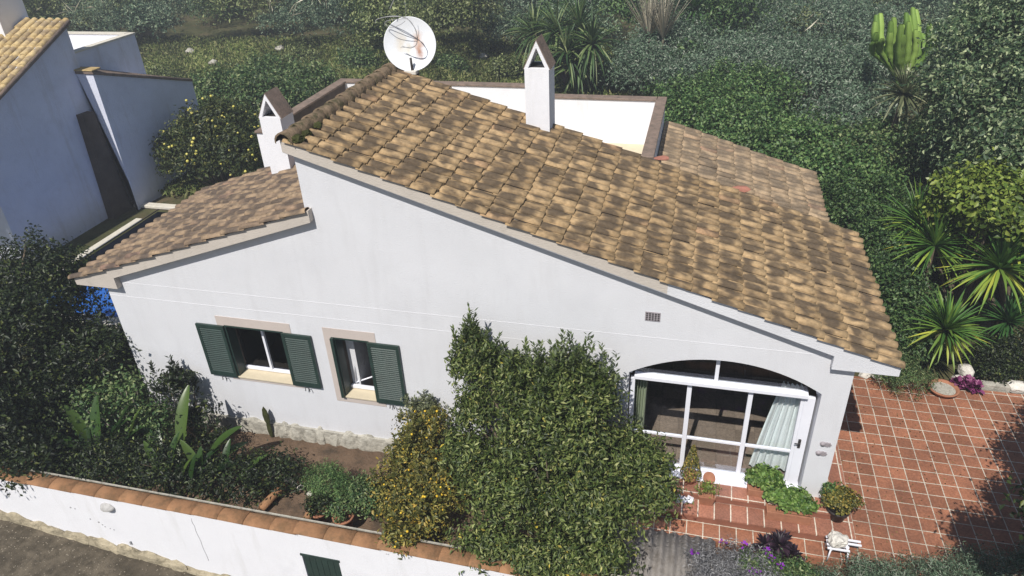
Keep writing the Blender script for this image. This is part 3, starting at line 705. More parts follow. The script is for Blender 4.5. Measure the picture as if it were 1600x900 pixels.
def window(a, sur, mull, label):
    x0, x1, z0, z1 = a; s0, s1, t0, t1 = sur
    win = MB().holed_y([(s0, t0), (s0, t1), (s1, t1), (s1, t0)], [rect(a)], -.008, .0).build('window', M['beige'], house)
    win['label'] = label
    b = MB(); b.box(x0, x1, -.03, .24, z0-.03, z0+.004); b.build('sill', M['sill'], win, .005)
    # green lining of the reveal
    b = MB(); b.box(x0+.0005, x0+.03, -.015, .20, z0+.004, z1); b.box(x0+.03, x1-.03, -.015, .20, z1-.03, z1-.0005); b.box(x1-.03, x1-.0005, -.015, .20, z0+.004, z1); b.build('reveal_lining', M['green'], win)
    b = MB(); f = .045; y = .20; zb = z0+.02
    b.box(x0+.03, x1-.03, y, y+.05, zb, zb+.06)
    if not mull: b.box(x0+.10, x1-.03, y, y+.05, z1-.13, z1-.09); b.box(x1-.07, x1-.03, y+.001, y+.049, zb+.06, z1-.13)
    if mull: b.box((x0+x1)/2-.022, (x0+x1)/2+.022, y-.01, y+.04, zb+.06, z1-.035)
    b.build('frame', M['whiteframe'], win, .003)
    MB().box(x0, x0+.028, .20, .34, z0, z1).build('jamb', M['darkbrown'], win)
    if mull:
        MB().add([(x0+.03, y+.04, zb+.06), (x1-.03, y+.04, zb+.06), (x1-.03, y+.04, z1-.03-f), (x0+.03, y+.04, z1-.03-f)], [(0, 1, 2, 3)]).build('pane', M['glass'], win, recalc=False)
    return win
w1 = window(W1, (-7.94, -6.48, .84, 2.24), True, 'wider shuttered window with a white centre bar')
shutter(w1, -8.36, -7.80, .92, 2.05); shutter(w1, -6.66, -6.10, .92, 2.05)
w2 = window(W2, (-5.86, -4.90, .66, 2.25), False, 'narrow shuttered window with its sash open inwards')
shutter(w2, -5.05, -4.48, .78, 2.06)
# its inner sash stands open and leans inwards
b = MB(); xa, xb = W2[0]+.10, W2[1]-.10; y0 = .27
def bar(b, p, q, r=.018): b.tube([p, q], r, 4)
bar(b, (xa, y0, .90), (xa+.05, y0+.10, 1.86)); bar(b, (xa, y0, .90), (xb, y0+.35, .93)); bar(b, (xa+.05, y0+.10, 1.86), (xb, y0+.42, 1.86)); bar(b, (xb, y0+.35, .93), (xb, y0+.42, 1.86))
b.build('open_sash', M['whiteframe'], w2)
# thin edge of the left shutter, folded into the reveal
MB().box(-5.72, -5.665, -.07, .10, .79, 2.07).build('folded_shutter', M['green'], w2)

# the arched glass door
door_p = MB(); y = .17
d = door_p; f = .06
d.box(-.60, 1.96, y-.10, y+.05, 1.875, 1.935); d.box(-.60, 1.96, y-.04, y+.03, 1.84, 1.875)
for (x0, x1) in ((-.66, -.59), (.215, .285), (1.125, 1.195), (1.93, 2.08)): d.box(x0, x1, y-.02, y+.045, .0, 1.84)
d.box(1.88, 1.93, y-.01, y+.04, .08, 1.84)
d.box(-.59, .215, y, y+.04, .70, .745); d.box(.285, 1.125, y, y+.04, .70, .745); d.box(1.195, 1.88, y, y+.04, .70, .745)
d.box(-.59, 1.93, y-.03, y+.05, .0, .085)
d.box(.60, .655, y-.03, y+.03, 1.935, 2.42)
# rim under the arch
inner = arch(-.64, 2.07, 1.935, 2.03, .40); outer2 = arch(-.68, 2.11, 1.935, 2.05, .41)
n_ = len(inner)
vs = [(x, y-.02, z) for x, z in outer2]+[(x, y-.02, z) for x, z in inner]+[(x, y+.04, z) for x, z in outer2]+[(x, y+.04, z) for x, z in inner]
d.add(vs, [(i, i+1, n_+i+1, n_+i) for i in range(n_-1)]+[(n_+i, n_+i+1, 3*n_+i+1, 3*n_+i) for i in range(n_-1)])
door = d.build('door', M['whiteframe'], house, .003)
door['label'] = 'arched white glass door with fanlight'
b = MB(); ap = arch(-.6, 2.05, .09, 2.0, .40); b.add([(x_, y+.02, z_) for x_, z_ in ap], [tuple(q_) for q_ in tessellate_polygon([[Vector((x_, z_, 0)) for x_, z_ in ap]])]); b.build('pane', M['glass'], door, recalc=False)
b = MB(); b.box(1.96, 2.0, y-.045, y-.02, .86, 1.02); b.tube([(1.98, y-.05, .98), (1.98, y-.09, .98), (1.90, y-.09, .98)], .010, 6); b.build('handle', M['metal'], door)
MB().box(-.75, 2.2, -.03, .30, -.004, .012).build('threshold', M['whiteframe'], door)
# vent grille
b = MB(); b.box(-.49, -.27, -.012, .0, 3.04, 3.19)
for i in range(5):
    for j in range(4): b.box(-.475+i*.042, -.450+i*.042, -.016, -.0125, 3.055+j*.033, 3.075+j*.033, 1)
b.build('vent_grille', [M['ornament'], M['metal']], house)

# curtains hang inside
def curtain(x0t, x1t, x0b, x1b, zt, zb, y, mt, label, ph=0):
    b = MB(); n = 60; vs = []
    for k in range(9):
        t = k/8; z = zt+(zb-zt)*t; a0 = x0t+(x0b-x0t)*t**.8; a1 = x1t+(x1b-x1t)*t
        for i in range(n+1):
            s_ = i/n; vs.append((a0+(a1-a0)*s_, y+.045*math.sin(s_*2*PI*5+ph+t)*(1-.3*t)+.015*math.sin(s_*37), z+(.05*math.sin(s_*9) if k == 8 else 0)))
    b.add(vs, [(k*(n+1)+i, k*(n+1)+i+1, (k+1)*(n+1)+i+1, (k+1)*(n+1)+i) for k in range(8) for i in range(n)], 0, True)
    return tag(b.build('curtain', mt, recalc=False), label, 'curtain')
curtain(1.62, 1.93, 1.33, 1.92, 1.90, .10, .36, M['curtain'], 'pale aqua curtain gathered behind the right pane of the arched door')
curtain(-.62, -.40, -.62, -.42, 1.90, .10, .36, M['palecurtain'], 'narrow cream green curtain behind the left pane of the arched door', 1)
# low table and dark shelf inside the room
tb = thing('low_table', (.6, 3.0, 0.012), 'low dark table at the back of the room behind the glass door', 'table')
MB().box(-.1, 1.4, 2.9, 3.4, .40, .45).build('table_top', M['bark'], tb)
for x_ in (-.05, 1.3):
    for y_ in (2.95, 3.3): MB().box(x_, x_+.05, y_, y_+.05, .012, .40).build('leg', M['bark'], tb)

# leaf shaped wall ornaments beside the door
for (cx, cz, sc, lb) in ((2.315, 1.12, 1.0, 'upper of two grey leaf shaped wall ornaments beside the arched door'), (2.285, .93, 1.0, 'lower of two grey leaf shaped wall ornaments beside the arched door')):
    b = MB()
    for k, (a, l) in enumerate(((-.55, .075), (-.25, .10), (.05, .11), (.38, .10), (.75, .07))):
        dx, dz = math.cos(a), math.sin(a); px_, pz_ = -dz, dx
        pts = [(cx-.02, cz), (cx-.02+dx*l*.5+px_*.016, cz+dz*l*.5+pz_*.016), (cx-.02+dx*l, cz+dz*l), (cx-.02+dx*l*.5-px_*.016, cz+dz*l*.5-pz_*.016)]
        b.prism_y(pts, -.02-.002*k, -.001)
    b.lathe([(.001, .03), (.035, .024), (.045, 0)], (cx-.035, -.001, cz), 14, 0, (0, -1, 0))
    tag(b.build('wall_ornament', M['ornament']), lb, 'wall ornament')

# ------------------------------------------------------------------ satellite dish on the ridge
dc = Vector((-5.34, 4.0, 6.02)); dn = Vector((.32, -1, .22)).normalized()
dish = thing('satellite_dish', (-5.36, 4.0, 5.5), 'round white satellite dish with rust stains on top of the roof ridge', 'satellite dish')
b = MB(); R_ = .475; prof = [(.0005, -.07)]+[(R_*i/8, -.07*(1-(i/8)**2)) for i in range(1, 9)]+[(R_+.012, .004), (R_+.010, -.012)]+[(R_*i/8, -.07*(1-(i/8)**2)-.012) for i in range(8, 0, -1)]
b.lathe(prof, (0, 0, 0), 48, 0, (0, -1, 0))
refl = b.build('reflector', M['dish'], None, recalc=False); refl.parent = dish; refl.location = dc-dish.location
refl.rotation_euler = (Vector((0, -1, 0)).rotation_difference(dn)).to_euler()
b = MB(); b.tube([(-5.34, 4.24, 5.30), (-5.34, 4.24, 6.0), (-5.34, 4.17, 6.02)], .028, 10); b.tube([(-5.32, 3.93, 5.52), (-5.31, 3.90, 5.60), (-5.30, 3.86, 5.80)], [.028, .026, .024], 8); b.build('mast', M['metal'], dish)
# feed arm rises over the rim and the loose cables curl round it
def spl(pts, n=10):
    out = []; P_ = [Vector(pts[0])]+[Vector(p) for p in pts]+[Vector(pts[-1])]
    for i in range(1, len(P_)-2):
        a, b_, c, e = P_[i-1:i+3]
        for k in range(n):
            t = k/n; out.append(.5*((2*b_)+(c-a)*t+(2*a-5*b_+4*c-e)*t*t+(-a+3*b_-3*c+e)*t**3))
    out.append(P_[-2]); return out
def fromdish(px, py, off): return at(px, py, 4.0-off*.55, 1)
b = MB()
b.tube(spl([fromdish(596, 28, .25), fromdish(610, 26, .3), fromdish(632, 27, .4), fromdish(640, 33, .42), fromdish(650, 48, .42), fromdish(651, 68, .35), fromdish(642, 75, .28), fromdish(628, 72, .22)]), .006, 6)
b.tube(spl([fromdish(601, 38, .3), fromdish(604, 33, .3), fromdish(622, 30, .35), fromdish(637, 30, .4), fromdish(646, 40, .42), fromdish(652, 58, .38), fromdish(648, 72, .3), fromdish(626, 74, .22)]), .005, 6)
b.tube(spl([fromdish(601, 38, .3), fromdish(612, 43, .3), fromdish(626, 38, .34), fromdish(633, 33, .38)]), .005, 6)
b.tube(spl([fromdish(587, 36, .25), fromdish(588, 31, .25), fromdish(600, 27, .27), fromdish(618, 25, .3), fromdish(634, 28, .38)]), .006, 6)
b.tube(spl([fromdish(609, 14, .3), fromdish(613, 5, .25), fromdish(618, -6, .2)]), .006, 6)
b.tube(spl([fromdish(634, 28, .38), fromdish(634, 12, .4), fromdish(632, 2, .4)]), .0035, 6)
b.build('cable', M['cable'], dish, recalc=False)
b = MB(); b.box(-5.46, -5.22, 3.84, 3.98, T(-5.34)-.02, T(-5.34)+.05); b.build('foot', M['whitestone'], dish, .01)

# ------------------------------------------------------------------ boundary wall along the road
bw = thing('boundary_wall', (-7, -2.5, -1), 'white garden wall with orange clay coping along the road', 'wall')
GX = (-5.42, -4.78)
b = MB()
b.holed_y([(-22, -3.4), (11, -3.4), (11, .20), (-22, .20)], [[(GX[0], -2.0), (GX[0], -.27), (GX[1], -.31), (GX[1], -2.0)]], -2.55, -2.37)
b.build('wall', M['stucco_bright'], bw)
b = MB(); rg = random.Random(2); x = -22.
while x < 11:
    b_w = rg.uniform(.3, .6); zt = road_z(x)+rg.uniform(.14, .24)
    b.rock((x+b_w/2, -2.55, zt-.32), (b_w*.9, .09+rg.uniform(0, .025), .30), rg.randint(0, 9999), 0, 1, .5); x += b_w*.55
b.build('stone_footing', M['footing'], bw)
# lapping barrel tiles along the top
b = MB(); rg = random.Random(8); x = -22.
while x < 11:
    l = .46; r1, r2 = .135, .125; vs = []; dz = rg.uniform(-.008, .008)
    for (xx, r_, q) in ((x, r2, 0), (x+l+.05, r1, .006)):
        for i in range(9):
            a = PI*i/8; vs.append((xx, -2.46-math.cos(a)*r_, .205+math.sin(a)*r_*.36+q+dz))
    for i in range(9): vs.append((vs[9+i][0]-.002, vs[9+i][1]*1., vs[9+i][2]-.02))
    b.add(vs, [(i, i+1, 10+i, 9+i) for i in range(8)]+[(9+i, 10+i, 19+i, 18+i) for i in range(8)], 0, True); x += l
b.build('coping', M['wallcap'], bw, recalc=False)
b = MB(); b.box(-22, 11, -2.30, -2.28, .19, .215); b.build('coping_mortar', M['stone'], bw)
# hairline crack
p0, p1 = at(298, 810, -2.553, 1), at(326, 876, -2.553, 1)
b = MB(); pts = []
for i in range(12):
    q = p0.lerp(p1, i/11); pts.append((q.x+random.Random(i).uniform(-.01, .01), -2.551, q.z))
b.tube(pts, .0045, 4); 
for (px_, py_, r_) in ((110, 793, .018), (117, 795, .015), (141, 811, .016), (154, 816, .02), (160, 820, .016), (164, 823, .014), (172, 826, .012), (178, 828, .014)):
    q = at(px_, py_, -2.553, 1); b.lathe([(.0005, .002), (r_, .001), (r_, -.004)], (q.x, -2.551, q.z), 7, 0, (0, -1, 0))
b.build('crack', M['cable'], bw)
q = at(205, 847, -2.55, 1); MB().box(q.x-.012, q.x+.012, -2.575, -2.55, q.z-.04, q.z+.03).build('bracket', M['cable'], bw)
# green gate set in the wall
gt = MB(); gz = (-1.9, -.30)
for i in range(6):
    w_ = (GX[1]-GX[0]-.02)/6; gt.box(GX[0]+.01+i*w_+.003, GX[0]+.01+(i+1)*w_-.003, -2.535, -2.50, gz[0], gz[1]-.02)
gt.box(GX[0]+.01, GX[1]-.01, -2.50, -2.47, -.50, -.42)
gate = gt.build('gate', M['green'], bw)
MB().box(GX[0]-.015, GX[1]+.02, -2.565, -2.50, -.315, -.27).build('lintel', M['green'], gate)
# shell lamp
q = at(168, 792, -2.56, 1)
lamp = thing('wall_lamp', (q.x, -2.55, q.z), 'grey scallop shaped lamp on the white garden wall', 'wall lamp')
b = MB(); vs = []; n1, n2 = 14, 7
for j in range(n2+1):
    t = j/n2*PI*.5
    for i in range(n1+1):
        a = PI*i/n1; rr2 = .135*math.sin(t)*(1+.05*math.cos(a*9))
        vs.append((q.x-math.cos(a)*rr2, -2.55-.10*math.cos(t)*.9-.005, q.z+math.sin(a)*rr2*.85-.03))
b.add(vs, [(j*(n1+1)+i, j*(n1+1)+i+1, (j+1)*(n1+1)+i+1, (j+1)*(n1+1)+i) for j in range(n2) for i in range(n1)], 0, True)
b.build('lamp_shade', M['lampshell'], lamp, recalc=False)
b = MB(); b.lathe([(.0005, .03), (.05, .025), (.06, 0)], (q.x+.02, -2.55, q.z-.05), 14, 0, (0, -1, 0)); b.build('backplate', M['metal'], lamp)

# ------------------------------------------------------------------ neighbour's house and pool at the left
nb = thing('neighbour_house', (-20, 7, 0), 'tall grey white neighbouring house in shade with tiled roof at the left edge', 'house')
XA = -17.2
def on(px, py, X=XA): return at(px, py, X, 0)
c0 = on(30, 415); ctop = on(0, 140); rtop = on(100, 33); rbot = on(203, 338)
sl_ = (rtop.z-ctop.z)/(rtop.y-ctop.y)
yA0, yA1 = on(35, 400).y, rtop.y
def za(y): return rtop.z+sl_*(y-rtop.y)
vs = []
poly = [(yA0, -.6), (yA1, -.6), (yA1, rtop.z), (yA0, za(yA0))]
b = MB(); b.add([(XA, y_, z_) for y_, z_ in poly]+[(XA-7, y_, z_) for y_, z_ in poly], [(0, 1, 2, 3), (7, 6, 5, 4), (0, 4, 5, 1), (1, 5, 6, 2), (2, 6, 7, 3), (3, 7, 4, 0)])
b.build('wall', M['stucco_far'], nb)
# roof sloping down toward the viewer, ridge at yA1
th2 = math.atan(sl_); down = Vector((0, -math.cos(th2), -math.sin(th2))); nr2 = Vector((0, -math.sin(th2), math.cos(th2)))
mb = MB(); A = []
tilefield(Vector((XA+.12, yA1+.05, rtop.z+.02)), down, Vector((-1, 0, 0)), nr2, 16, 24, .40, .26, lambda a, b_: True, mb, A, rr, .07)
mb.build('roof', M['tile_yellow'], nb, attr=A, recalc=False)
b = MB(); q0 = Vector((XA+.10, yA1+.05, rtop.z-.02)); 
b.tube([q0, q0+down*6.5], .07, 6); b.build('verge', M['coping'], nb)
# its chimney: right face shaded, front face lit
p = on(24, 90, XA-1.4)
MB().box(p.x-1.6, p.x+.0, p.y-.05, p.y+.9, p.z-2.5, p.z+1.6).build('chimney', M['stucco_bright'], nb)
# lower wing behind with sloping top, lit front sliver
XB = XA+.55
pB = at(145, 116, XB, 0); pB2 = at(300, 127, XB, 0); pl = at(119, 114, pB.y, 1)
bz = -.6
pb = at(200, 285, XB, 0)
vs = [(pl.x, pB.y, pB.z), (XB, pB.y, pB.z), (XB, pB2.y, pB2.z), (pl.x-3, pB2.y, pB2.z), (pl.x-3, pB.y+.2, pB.z),
      (XB-.01, pB.y+.0, pb.z-1), (XB, pB.y, pb.z-1), (XB, pB2.y, bz), (pl.x-3, pB2.y, bz), (pl.x-3, pB.y+.2, bz)]
b = MB(); b.add([(pl.x, pB.y, pB.z), (XB, pB.y, pB.z), (XB, pB.y, bz), (XB-.01, pB.y, max(bz, pb.z))], [(0, 1, 2), (0, 2, 3)])
b.add([(XB, pB.y, pB.z), (XB, pB2.y, pB2.z), (XB, pB2.y, bz), (XB, pB.y, bz)], [(0, 1, 2, 3)])
b.add([(pl.x-2.5, pB.y+.02, pB.z), (pl.x-2.5, pB2.y, pB2.z), (XB, pB2.y, pB2.z), (XB, pB.y, pB.z), (pl.x, pB.y, pB.z)], [(0, 1, 2, 3, 4)])
b.add([(XB, pB2.y, pB2.z), (pl.x-2.5, pB2.y, pB2.z), (pl.x-2.5, pB2.y, bz), (XB, pB2.y, bz)], [(0, 1, 2, 3)])
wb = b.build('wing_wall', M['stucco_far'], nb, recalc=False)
b = MB(); vs = [(pl.x-.05, pB.y-.04, pB.z), (XB+.05, pB.y-.04, pB.z), (XB+.05, pB2.y, pB2.z), (XB-.32, pB2.y, pB2.z), (XB-.32, pB.y+.35, pB.z-.02), (pl.x-.05, pB.y+.35, pB.z)]
b.add(vs+[(x_, y_, z_+.09) for x_, y_, z_ in vs], [(0, 1, 2, 3, 4, 5), (11, 10, 9, 8, 7, 6)]+[(i, (i+1) % 6, (i+1) % 6+6, i+6) for i in range(6)])
b.build('wing_coping', M['coping'], wb, .02)
MB().box(pl.x-.06, XB+.06, pB.y-.06, pB.y+.3, pB.z+.085, pB.z+.13).build('corner_tile', M['tile_yellow'], wb, .02)
# roof terrace box behind, its far parapet lit inside
XC = XA-.15
q1, q2, q3 = at(118, 83, XC, 0), at(210, 53, XC, 0), at(222, 110, XC, 0)
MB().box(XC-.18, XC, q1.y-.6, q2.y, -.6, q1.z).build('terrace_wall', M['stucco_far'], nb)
MB().box(XC-.22, XC+.03, q1.y-.6, q2.y+.02, q1.z, q1.z+.05).build('terrace_coping', M['poolrim'], nb)
MB().box(XC-4, XC-.18, q2.y-.18, q2.y, -.6, q1.z+.02).build('terrace_wall', M['stucco_bright'], nb)
MB().box(XC-4, XC-.2, q2.y-.2, q2.y+.02, q1.z+.02, q1.z+.06).build('terrace_coping', M['poolrim'], nb)
MB().box(XC-4, XC-.18, q1.y-.6, q2.y-.18, q1.z-.9, q1.z-.55).build('terrace_floor', M['stucco_bright'], nb)
# brown raking strip at the foot of the wing
a0, a1, a2, a3 = at(130, 180, XA+.25, 0), at(147, 174, XA+.25, 0), at(212, 335, XA+.25, 0), at(180, 343, XA+.25, 0)
b = MB(); fr = [a0, a1, a2, a3]; b.add([tuple(v) for v in fr]+[(v.x-.4, v.y, v.z) for v in fr], [(0, 1, 2, 3), (7, 6, 5, 4), (0, 4, 5, 1), (1, 5, 6, 2), (2, 6, 7, 3), (3, 7, 4, 0)])
b.build('raking_strip', M['darkbrown'], nb)
# small lower annex with railing at the frame's edge
nr_ = thing('garden_railing', (-18, 4, 0), 'pale blue metal railing below the neighbouring house at the left edge', 'railing')
pa, pb_ = at(-30, 435, .3), at(32, 410, .3)
MB().tube([pa, pb_], .03, 6).build('rail', M['whiteframe'], nr_)
MB().tube([pa-Vector((0, 0, .5)), pb_-Vector((0, 0, .5))], .02, 6).build('rail', M['whiteframe'], nr_)
for k in range(5):
    q = pa.lerp(pb_, k/4); MB().tube([q, q-Vector((0, 0, .9))], .02, 6).build('post', M['whiteframe'], nr_)

pool = thing('swimming_pool', (-14.2, 5, 0), 'blue swimming pool with pale stone rim between the two houses', 'swimming pool')
px0, px1, py0, py1 = -16.0, -12.6, 2.45, 8.15
b = MB()
b.box(px0-.22, px0, py0, py1-.75, -.10, .03); b.box(px1, px1+.3, py0, py1, -.10, .03); b.box(px0-.22, px1+.3, py0-.3, py0, -.10, .03); b.box(px0-.9, px1+.3, py1, py1+.25, -.02, .08)
b.build('rim', M['poolrim'], pool, .02)
b = MB(); b.box(px0-.02, px0, py0, py1, -1.5, .0); b.box(px1, px1+.02, py0, py1, -1.5, .0); b.box(px0-.9, px1, py1, py1+.02, -1.5, .0); b.box(px0, px1, py0-.02, py0, -1.5, .0); b.box(px0-.9, px1, py0, py1, -1.52, -1.5)
b.build('basin', M['darkbrown'], pool)
b = MB(); b.add([(px0-.0, py0, -.28), (px1, py0, -.28), (px1, py1, -.28), (px0, py1, -.28)], [(0, 1, 2, 3)]); b.build('pool_water', M['water'], pool, recalc=False)

# ------------------------------------------------------------------ planting: in front of the house
shrub('laurel_bush', 'big round dark green bush in front of the facade left of the glass door', 'bush', (-1.5, -1.3, -.42),
      py_lobes([(738, 548, -.50, .20, .20, .42), (722, 575, -.55, .16, .18, .30), (765, 585, -.60, .34, .32, .48), (820, 612, -.75, .58, .45, .55), (885, 605, -.75, .55, .42, .50), (922, 622, -.80, .45, .40, .50),
                (745, 650, -.80, .36, .38, .55), (880, 700, -1.20, 1.02, .75, .85), (985, 722, -.95, .58, .5, .52), (735, 720, -1.2, .42, .45, .6), (800, 780, -1.6, .8, .6, .7), (910, 790, -1.6, .85, .6, .7), (1010, 770, -1.3, .45, .4, .5),
                (770, 865, -2.2, .6, .35, .5), (860, 885, -2.3, .75, .35, .5), (935, 880, -2.1, .5, .35, .5)]),
      3000, 24, .066, .080, .36, 'laurel', 21, stem_r=.05, nst=70, up=.5, shell=.42, shoots=190, shoot_l=.42)
shrub('citrus_bush', 'yellow green citrus bush with small yellow fruit left of the big dark bush', 'bush', (-3.6, -1.5, -.42),
      px_lobes([(645, 735, .3, .52, .5, .6), (655, 805, .1, .6, .5, .5), (612, 780, .0, .40, .4, .4), (665, 680, .6, .42, .35, .45), (690, 765, .3, .45, .45, .5), (620, 845, .2, .35, .25, .3)]),
      820, 20, .06, .07, .42, 'citrus', 22, stem_r=.03, nst=40, fruit=(190, .021, 'fruit', 'fruit'), shell=.4, shoots=60, shoot_l=.25)
shrub('pale_leafed_bush', 'sparse pale leafed bush against the facade above the citrus bush', 'bush', (-3.6, -.6, -.42),
      px_lobes([(665, 640, .7, .38, .28, .38), (700, 610, .9, .3, .25, .35)]), 150, 14, .07, .07, .36, 'pale', 122, stem_r=.018, nst=26, bark='greybark', shell=.3, shoots=30, shoot_l=.2)
# left edge tree leaning over the wall
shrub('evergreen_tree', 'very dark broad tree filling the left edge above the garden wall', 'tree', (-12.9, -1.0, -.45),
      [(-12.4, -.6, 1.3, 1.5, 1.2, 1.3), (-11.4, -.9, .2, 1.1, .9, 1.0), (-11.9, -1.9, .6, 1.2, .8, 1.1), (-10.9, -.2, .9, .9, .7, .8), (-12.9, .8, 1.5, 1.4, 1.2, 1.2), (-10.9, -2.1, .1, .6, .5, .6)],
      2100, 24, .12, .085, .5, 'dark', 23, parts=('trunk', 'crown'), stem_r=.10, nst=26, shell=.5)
shrub('yellowing_shrub', 'orange tinted shrub at the left edge in front of the dark tree', 'shrub', (-12.2, -1.6, -.45),
      [(-12.15, -1.7, 1.55, .45, .4, .5)], 150, 24, .08, .06, .45, 'citrus', 24, stem_r=.02, nst=12)
shrub('mixed_shrub', 'loose shrub with pale round leaves beside the left corner of the white facade', 'shrub', (-9.7, -.9, -.45),
      [(-9.85, -.75, .55, .5, .4, .6), (-9.25, -.9, .15, .5, .45, .5), (-10.35, -1.0, .35, .5, .4, .6)], 260, 16, .09, .075, .55, 'mid', 25, stem_r=.025, nst=24, bark='greybark', shell=.4)
shrub('sparse_plumbago', 'sparse dark shrub standing against the facade below the wider window', 'shrub', (-8.75, -.5, -.42),
      px_lobes([(275, 610, .7, .42, .25, .5), (305, 655, .35, .42, .28, .42), (330, 690, .0, .4, .28, .35)]), 150, 13, .075, .085, .42, 'dark', 26, stem_r=.016, nst=40, shell=.25, shoots=26, shoot_l=.2)
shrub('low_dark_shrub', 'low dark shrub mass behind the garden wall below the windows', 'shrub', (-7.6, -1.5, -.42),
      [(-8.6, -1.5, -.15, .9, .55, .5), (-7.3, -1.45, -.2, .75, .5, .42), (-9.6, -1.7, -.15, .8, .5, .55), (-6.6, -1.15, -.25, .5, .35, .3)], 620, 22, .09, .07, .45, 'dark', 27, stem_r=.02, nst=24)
shrub('feathery_fern', 'bright feathery fern clump above the terracotta pots', 'fern', (-5.55, -1.35, -.42),
      [(-5.5, -1.35, -.05, .42, .34, .28)], 190, 30, .05, .05, .22, 'ivy', 28, stem_r=.012, nst=18)
shrub('small_shrub', 'small olive green shrub between the fern and the citrus bush', 'shrub', (-4.75, -1.45, -.42),
      [(-4.75, -1.5, -.05, .35, .32, .38)], 150, 20, .05, .05, .45, 'mid', 29, stem_r=.014, nst=16)
# banana / strelitzia clumps
def broad(name, label, base, leaves, seed, g='banana', cat='banana plant'):
    rg = np.random.default_rng(seed); t = thing(name, base, label, cat); b = MB(); bb = np.array(base, float)
    for (dx, dy, L, el, az, wd) in leaves:
        d = np.array([math.cos(az)*math.cos(el), math.sin(az)*math.cos(el), math.sin(el)])
        s0 = bb+[dx, dy, 0]; s1 = s0+d*L*.45
        b.tube([s0, s1], [.022, .012], 6)
        np_mesh('leaf', *blade_geo(s1, d, L*.75, wd, .7, 12, rg, .18, None, 'oval'), G[g], t, True)
    b.build('stalk', M['moss'], t, recalc=False)
rg0 = random.Random(4)
broad('banana_plant', 'banana plant with broad upright leaves in front of the wider window', (-8.35, -1.55, -.42),
      [(0, 0, 1.5, 1.15, 1.6, .24), (.2, .1, 1.25, .95, .5, .24), (-.2, 0, 1.2, .85, 2.4, .22), (.3, -.1, 1.0, .8, .2, .22), (0, -.1, 1.0, .8, 1.9, .24), (.35, .1, .9, .7, .8, .2), (-.3, -.1, .9, .7, 2.9, .2)], 31)
broad('strelitzia_clump', 'clump of dark strelitzia leaves at the corner of the house', (-9.9, -1.5, -.42),
      [(rg0.uniform(-.3, .3), rg0.uniform(-.2, .2), rg0.uniform(.8, 1.3), rg0.uniform(.7, 1.35), rg0.uniform(-.2, 3.3), .2) for _ in range(14)], 32)
broad('canna_clump', 'low clump of green canna leaves just behind the garden wall coping', (-7.9, -1.95, -.42),
      [(rg0.uniform(-.6, .6), rg0.uniform(.1, .35), rg0.uniform(.6, .95), rg0.uniform(.6, 1.3), rg0.uniform(.3, 2.8), .15) for _ in range(16)], 33)
# flattened dark pad against the plinth, added to stand for a leaf's shadow
cp = MB(); q = at(416, 652, -.12, 1)
cp.lathe([(.001, 0), (.03, .05), (.045, .2), (.038, .32), (.03, .36), (.05, .42), (.058, .56), (.04, .70), (.001, .78)], (q.x, -.12, -.42), 12)
for v in range(len(cp.v)): x_, y_, z_ = cp.v[v]; cp.v[v] = (q.x+(x_-q.x)*1.2, -.12+(y_+.12)*.35, z_+.0)
tag(cp.build('leaf_shadow_pad', M['moss']), 'slim dark pad added as a leaf shadow against the stone plinth', 'cactus')
# pots, kerb stones behind the wall
def pot(name, label, c, r, h, mt, g, lv, seed, group=None, lobes=None, size=.045, spread=.8):
    t = thing(name, c, label, 'potted plant', group)
    b = MB(); b.lathe([(.001, 0), (r*.68, 0), (r*.94, h*.82), (r*1.06, h*.83), (r*1.06, h), (r*.93, h), (r*.9, h*.86), (.001, h*.84)], c, 24); b.build('pot', M[mt], t, recalc=False)
    rg = np.random.default_rng(seed)
    lobes = lobes or [(c[0], c[1], c[2]+h+r*.5, r*1.3, r*1.2, r*1.0)]
    C, P, Nn, tint = cluster_points(lobes, lv, 18, .035, rg, -.3, .5)
    np_mesh('foliage', *leaf_geo(P, Nn, size, .6, rg, tint, .4, spread), G[g], t)
    b = MB()
    for k in range(10): b.tube([(c[0], c[1], c[2]+h*.8), tuple(C[k])], [.008, .003], 4)
    b.build('stem', M['bark'], t, recalc=False)
    return t
pot('terracotta_pot', 'orange terracotta pot with a small plant, right one of two behind the wall coping', tuple(at(540, 822, -.30)), .17, .26, 'pot', 'mid', 40, 41)
pot('terracotta_pot', 'orange terracotta pot half hidden under the fern, left one of two behind the wall coping', tuple(at(502, 812, -.30)), .15, .24, 'pot', 'dark', 40, 42)
for (px_, py_, px2, py2, lb) in ((408, 795, 447, 757, 'mossy clay edging tile running back from the wall coping, left one'), (480, 810, 492, 790, 'short mossy clay edging tile beside the terracotta pots')):
    a_, c_ = at(px_, py_, -.30), at(px2, py2, -.30); b = MB(); b.tube([a_, (a_+c_)/2+Vector((0, 0, .02)), c_], .07, 10); tag(b.build('edging_tile', M['wallcap']), lb, 'edging tile')
for k, (px_, py_, r_) in enumerate(((452, 755, .12), (470, 762, .07), (440, 772, .06), (485, 772, .06))):
    b = MB(); q = at(px_, py_, -.38); b.rock((q.x, q.y, -.36), r_, 60+k); tag(b.build('garden_rock', M['whitestone']), ['largest pale rock at the corner of the small bed', 'pale rock beside the largest one in the small bed', 'small pale rock on the near side of the small bed', 'small pale rock under the fern'][k], 'rock')
q = at(570, 768, -.40); b = MB(); b.box(q.x-.3, q.x+.15, q.y-.05, q.y+.05, -.42, -.33); tag(b.build('kerb_block', M['whitestone'], bevel=.01), 'pale kerb block on the garden path beside the citrus bush', 'kerb block')

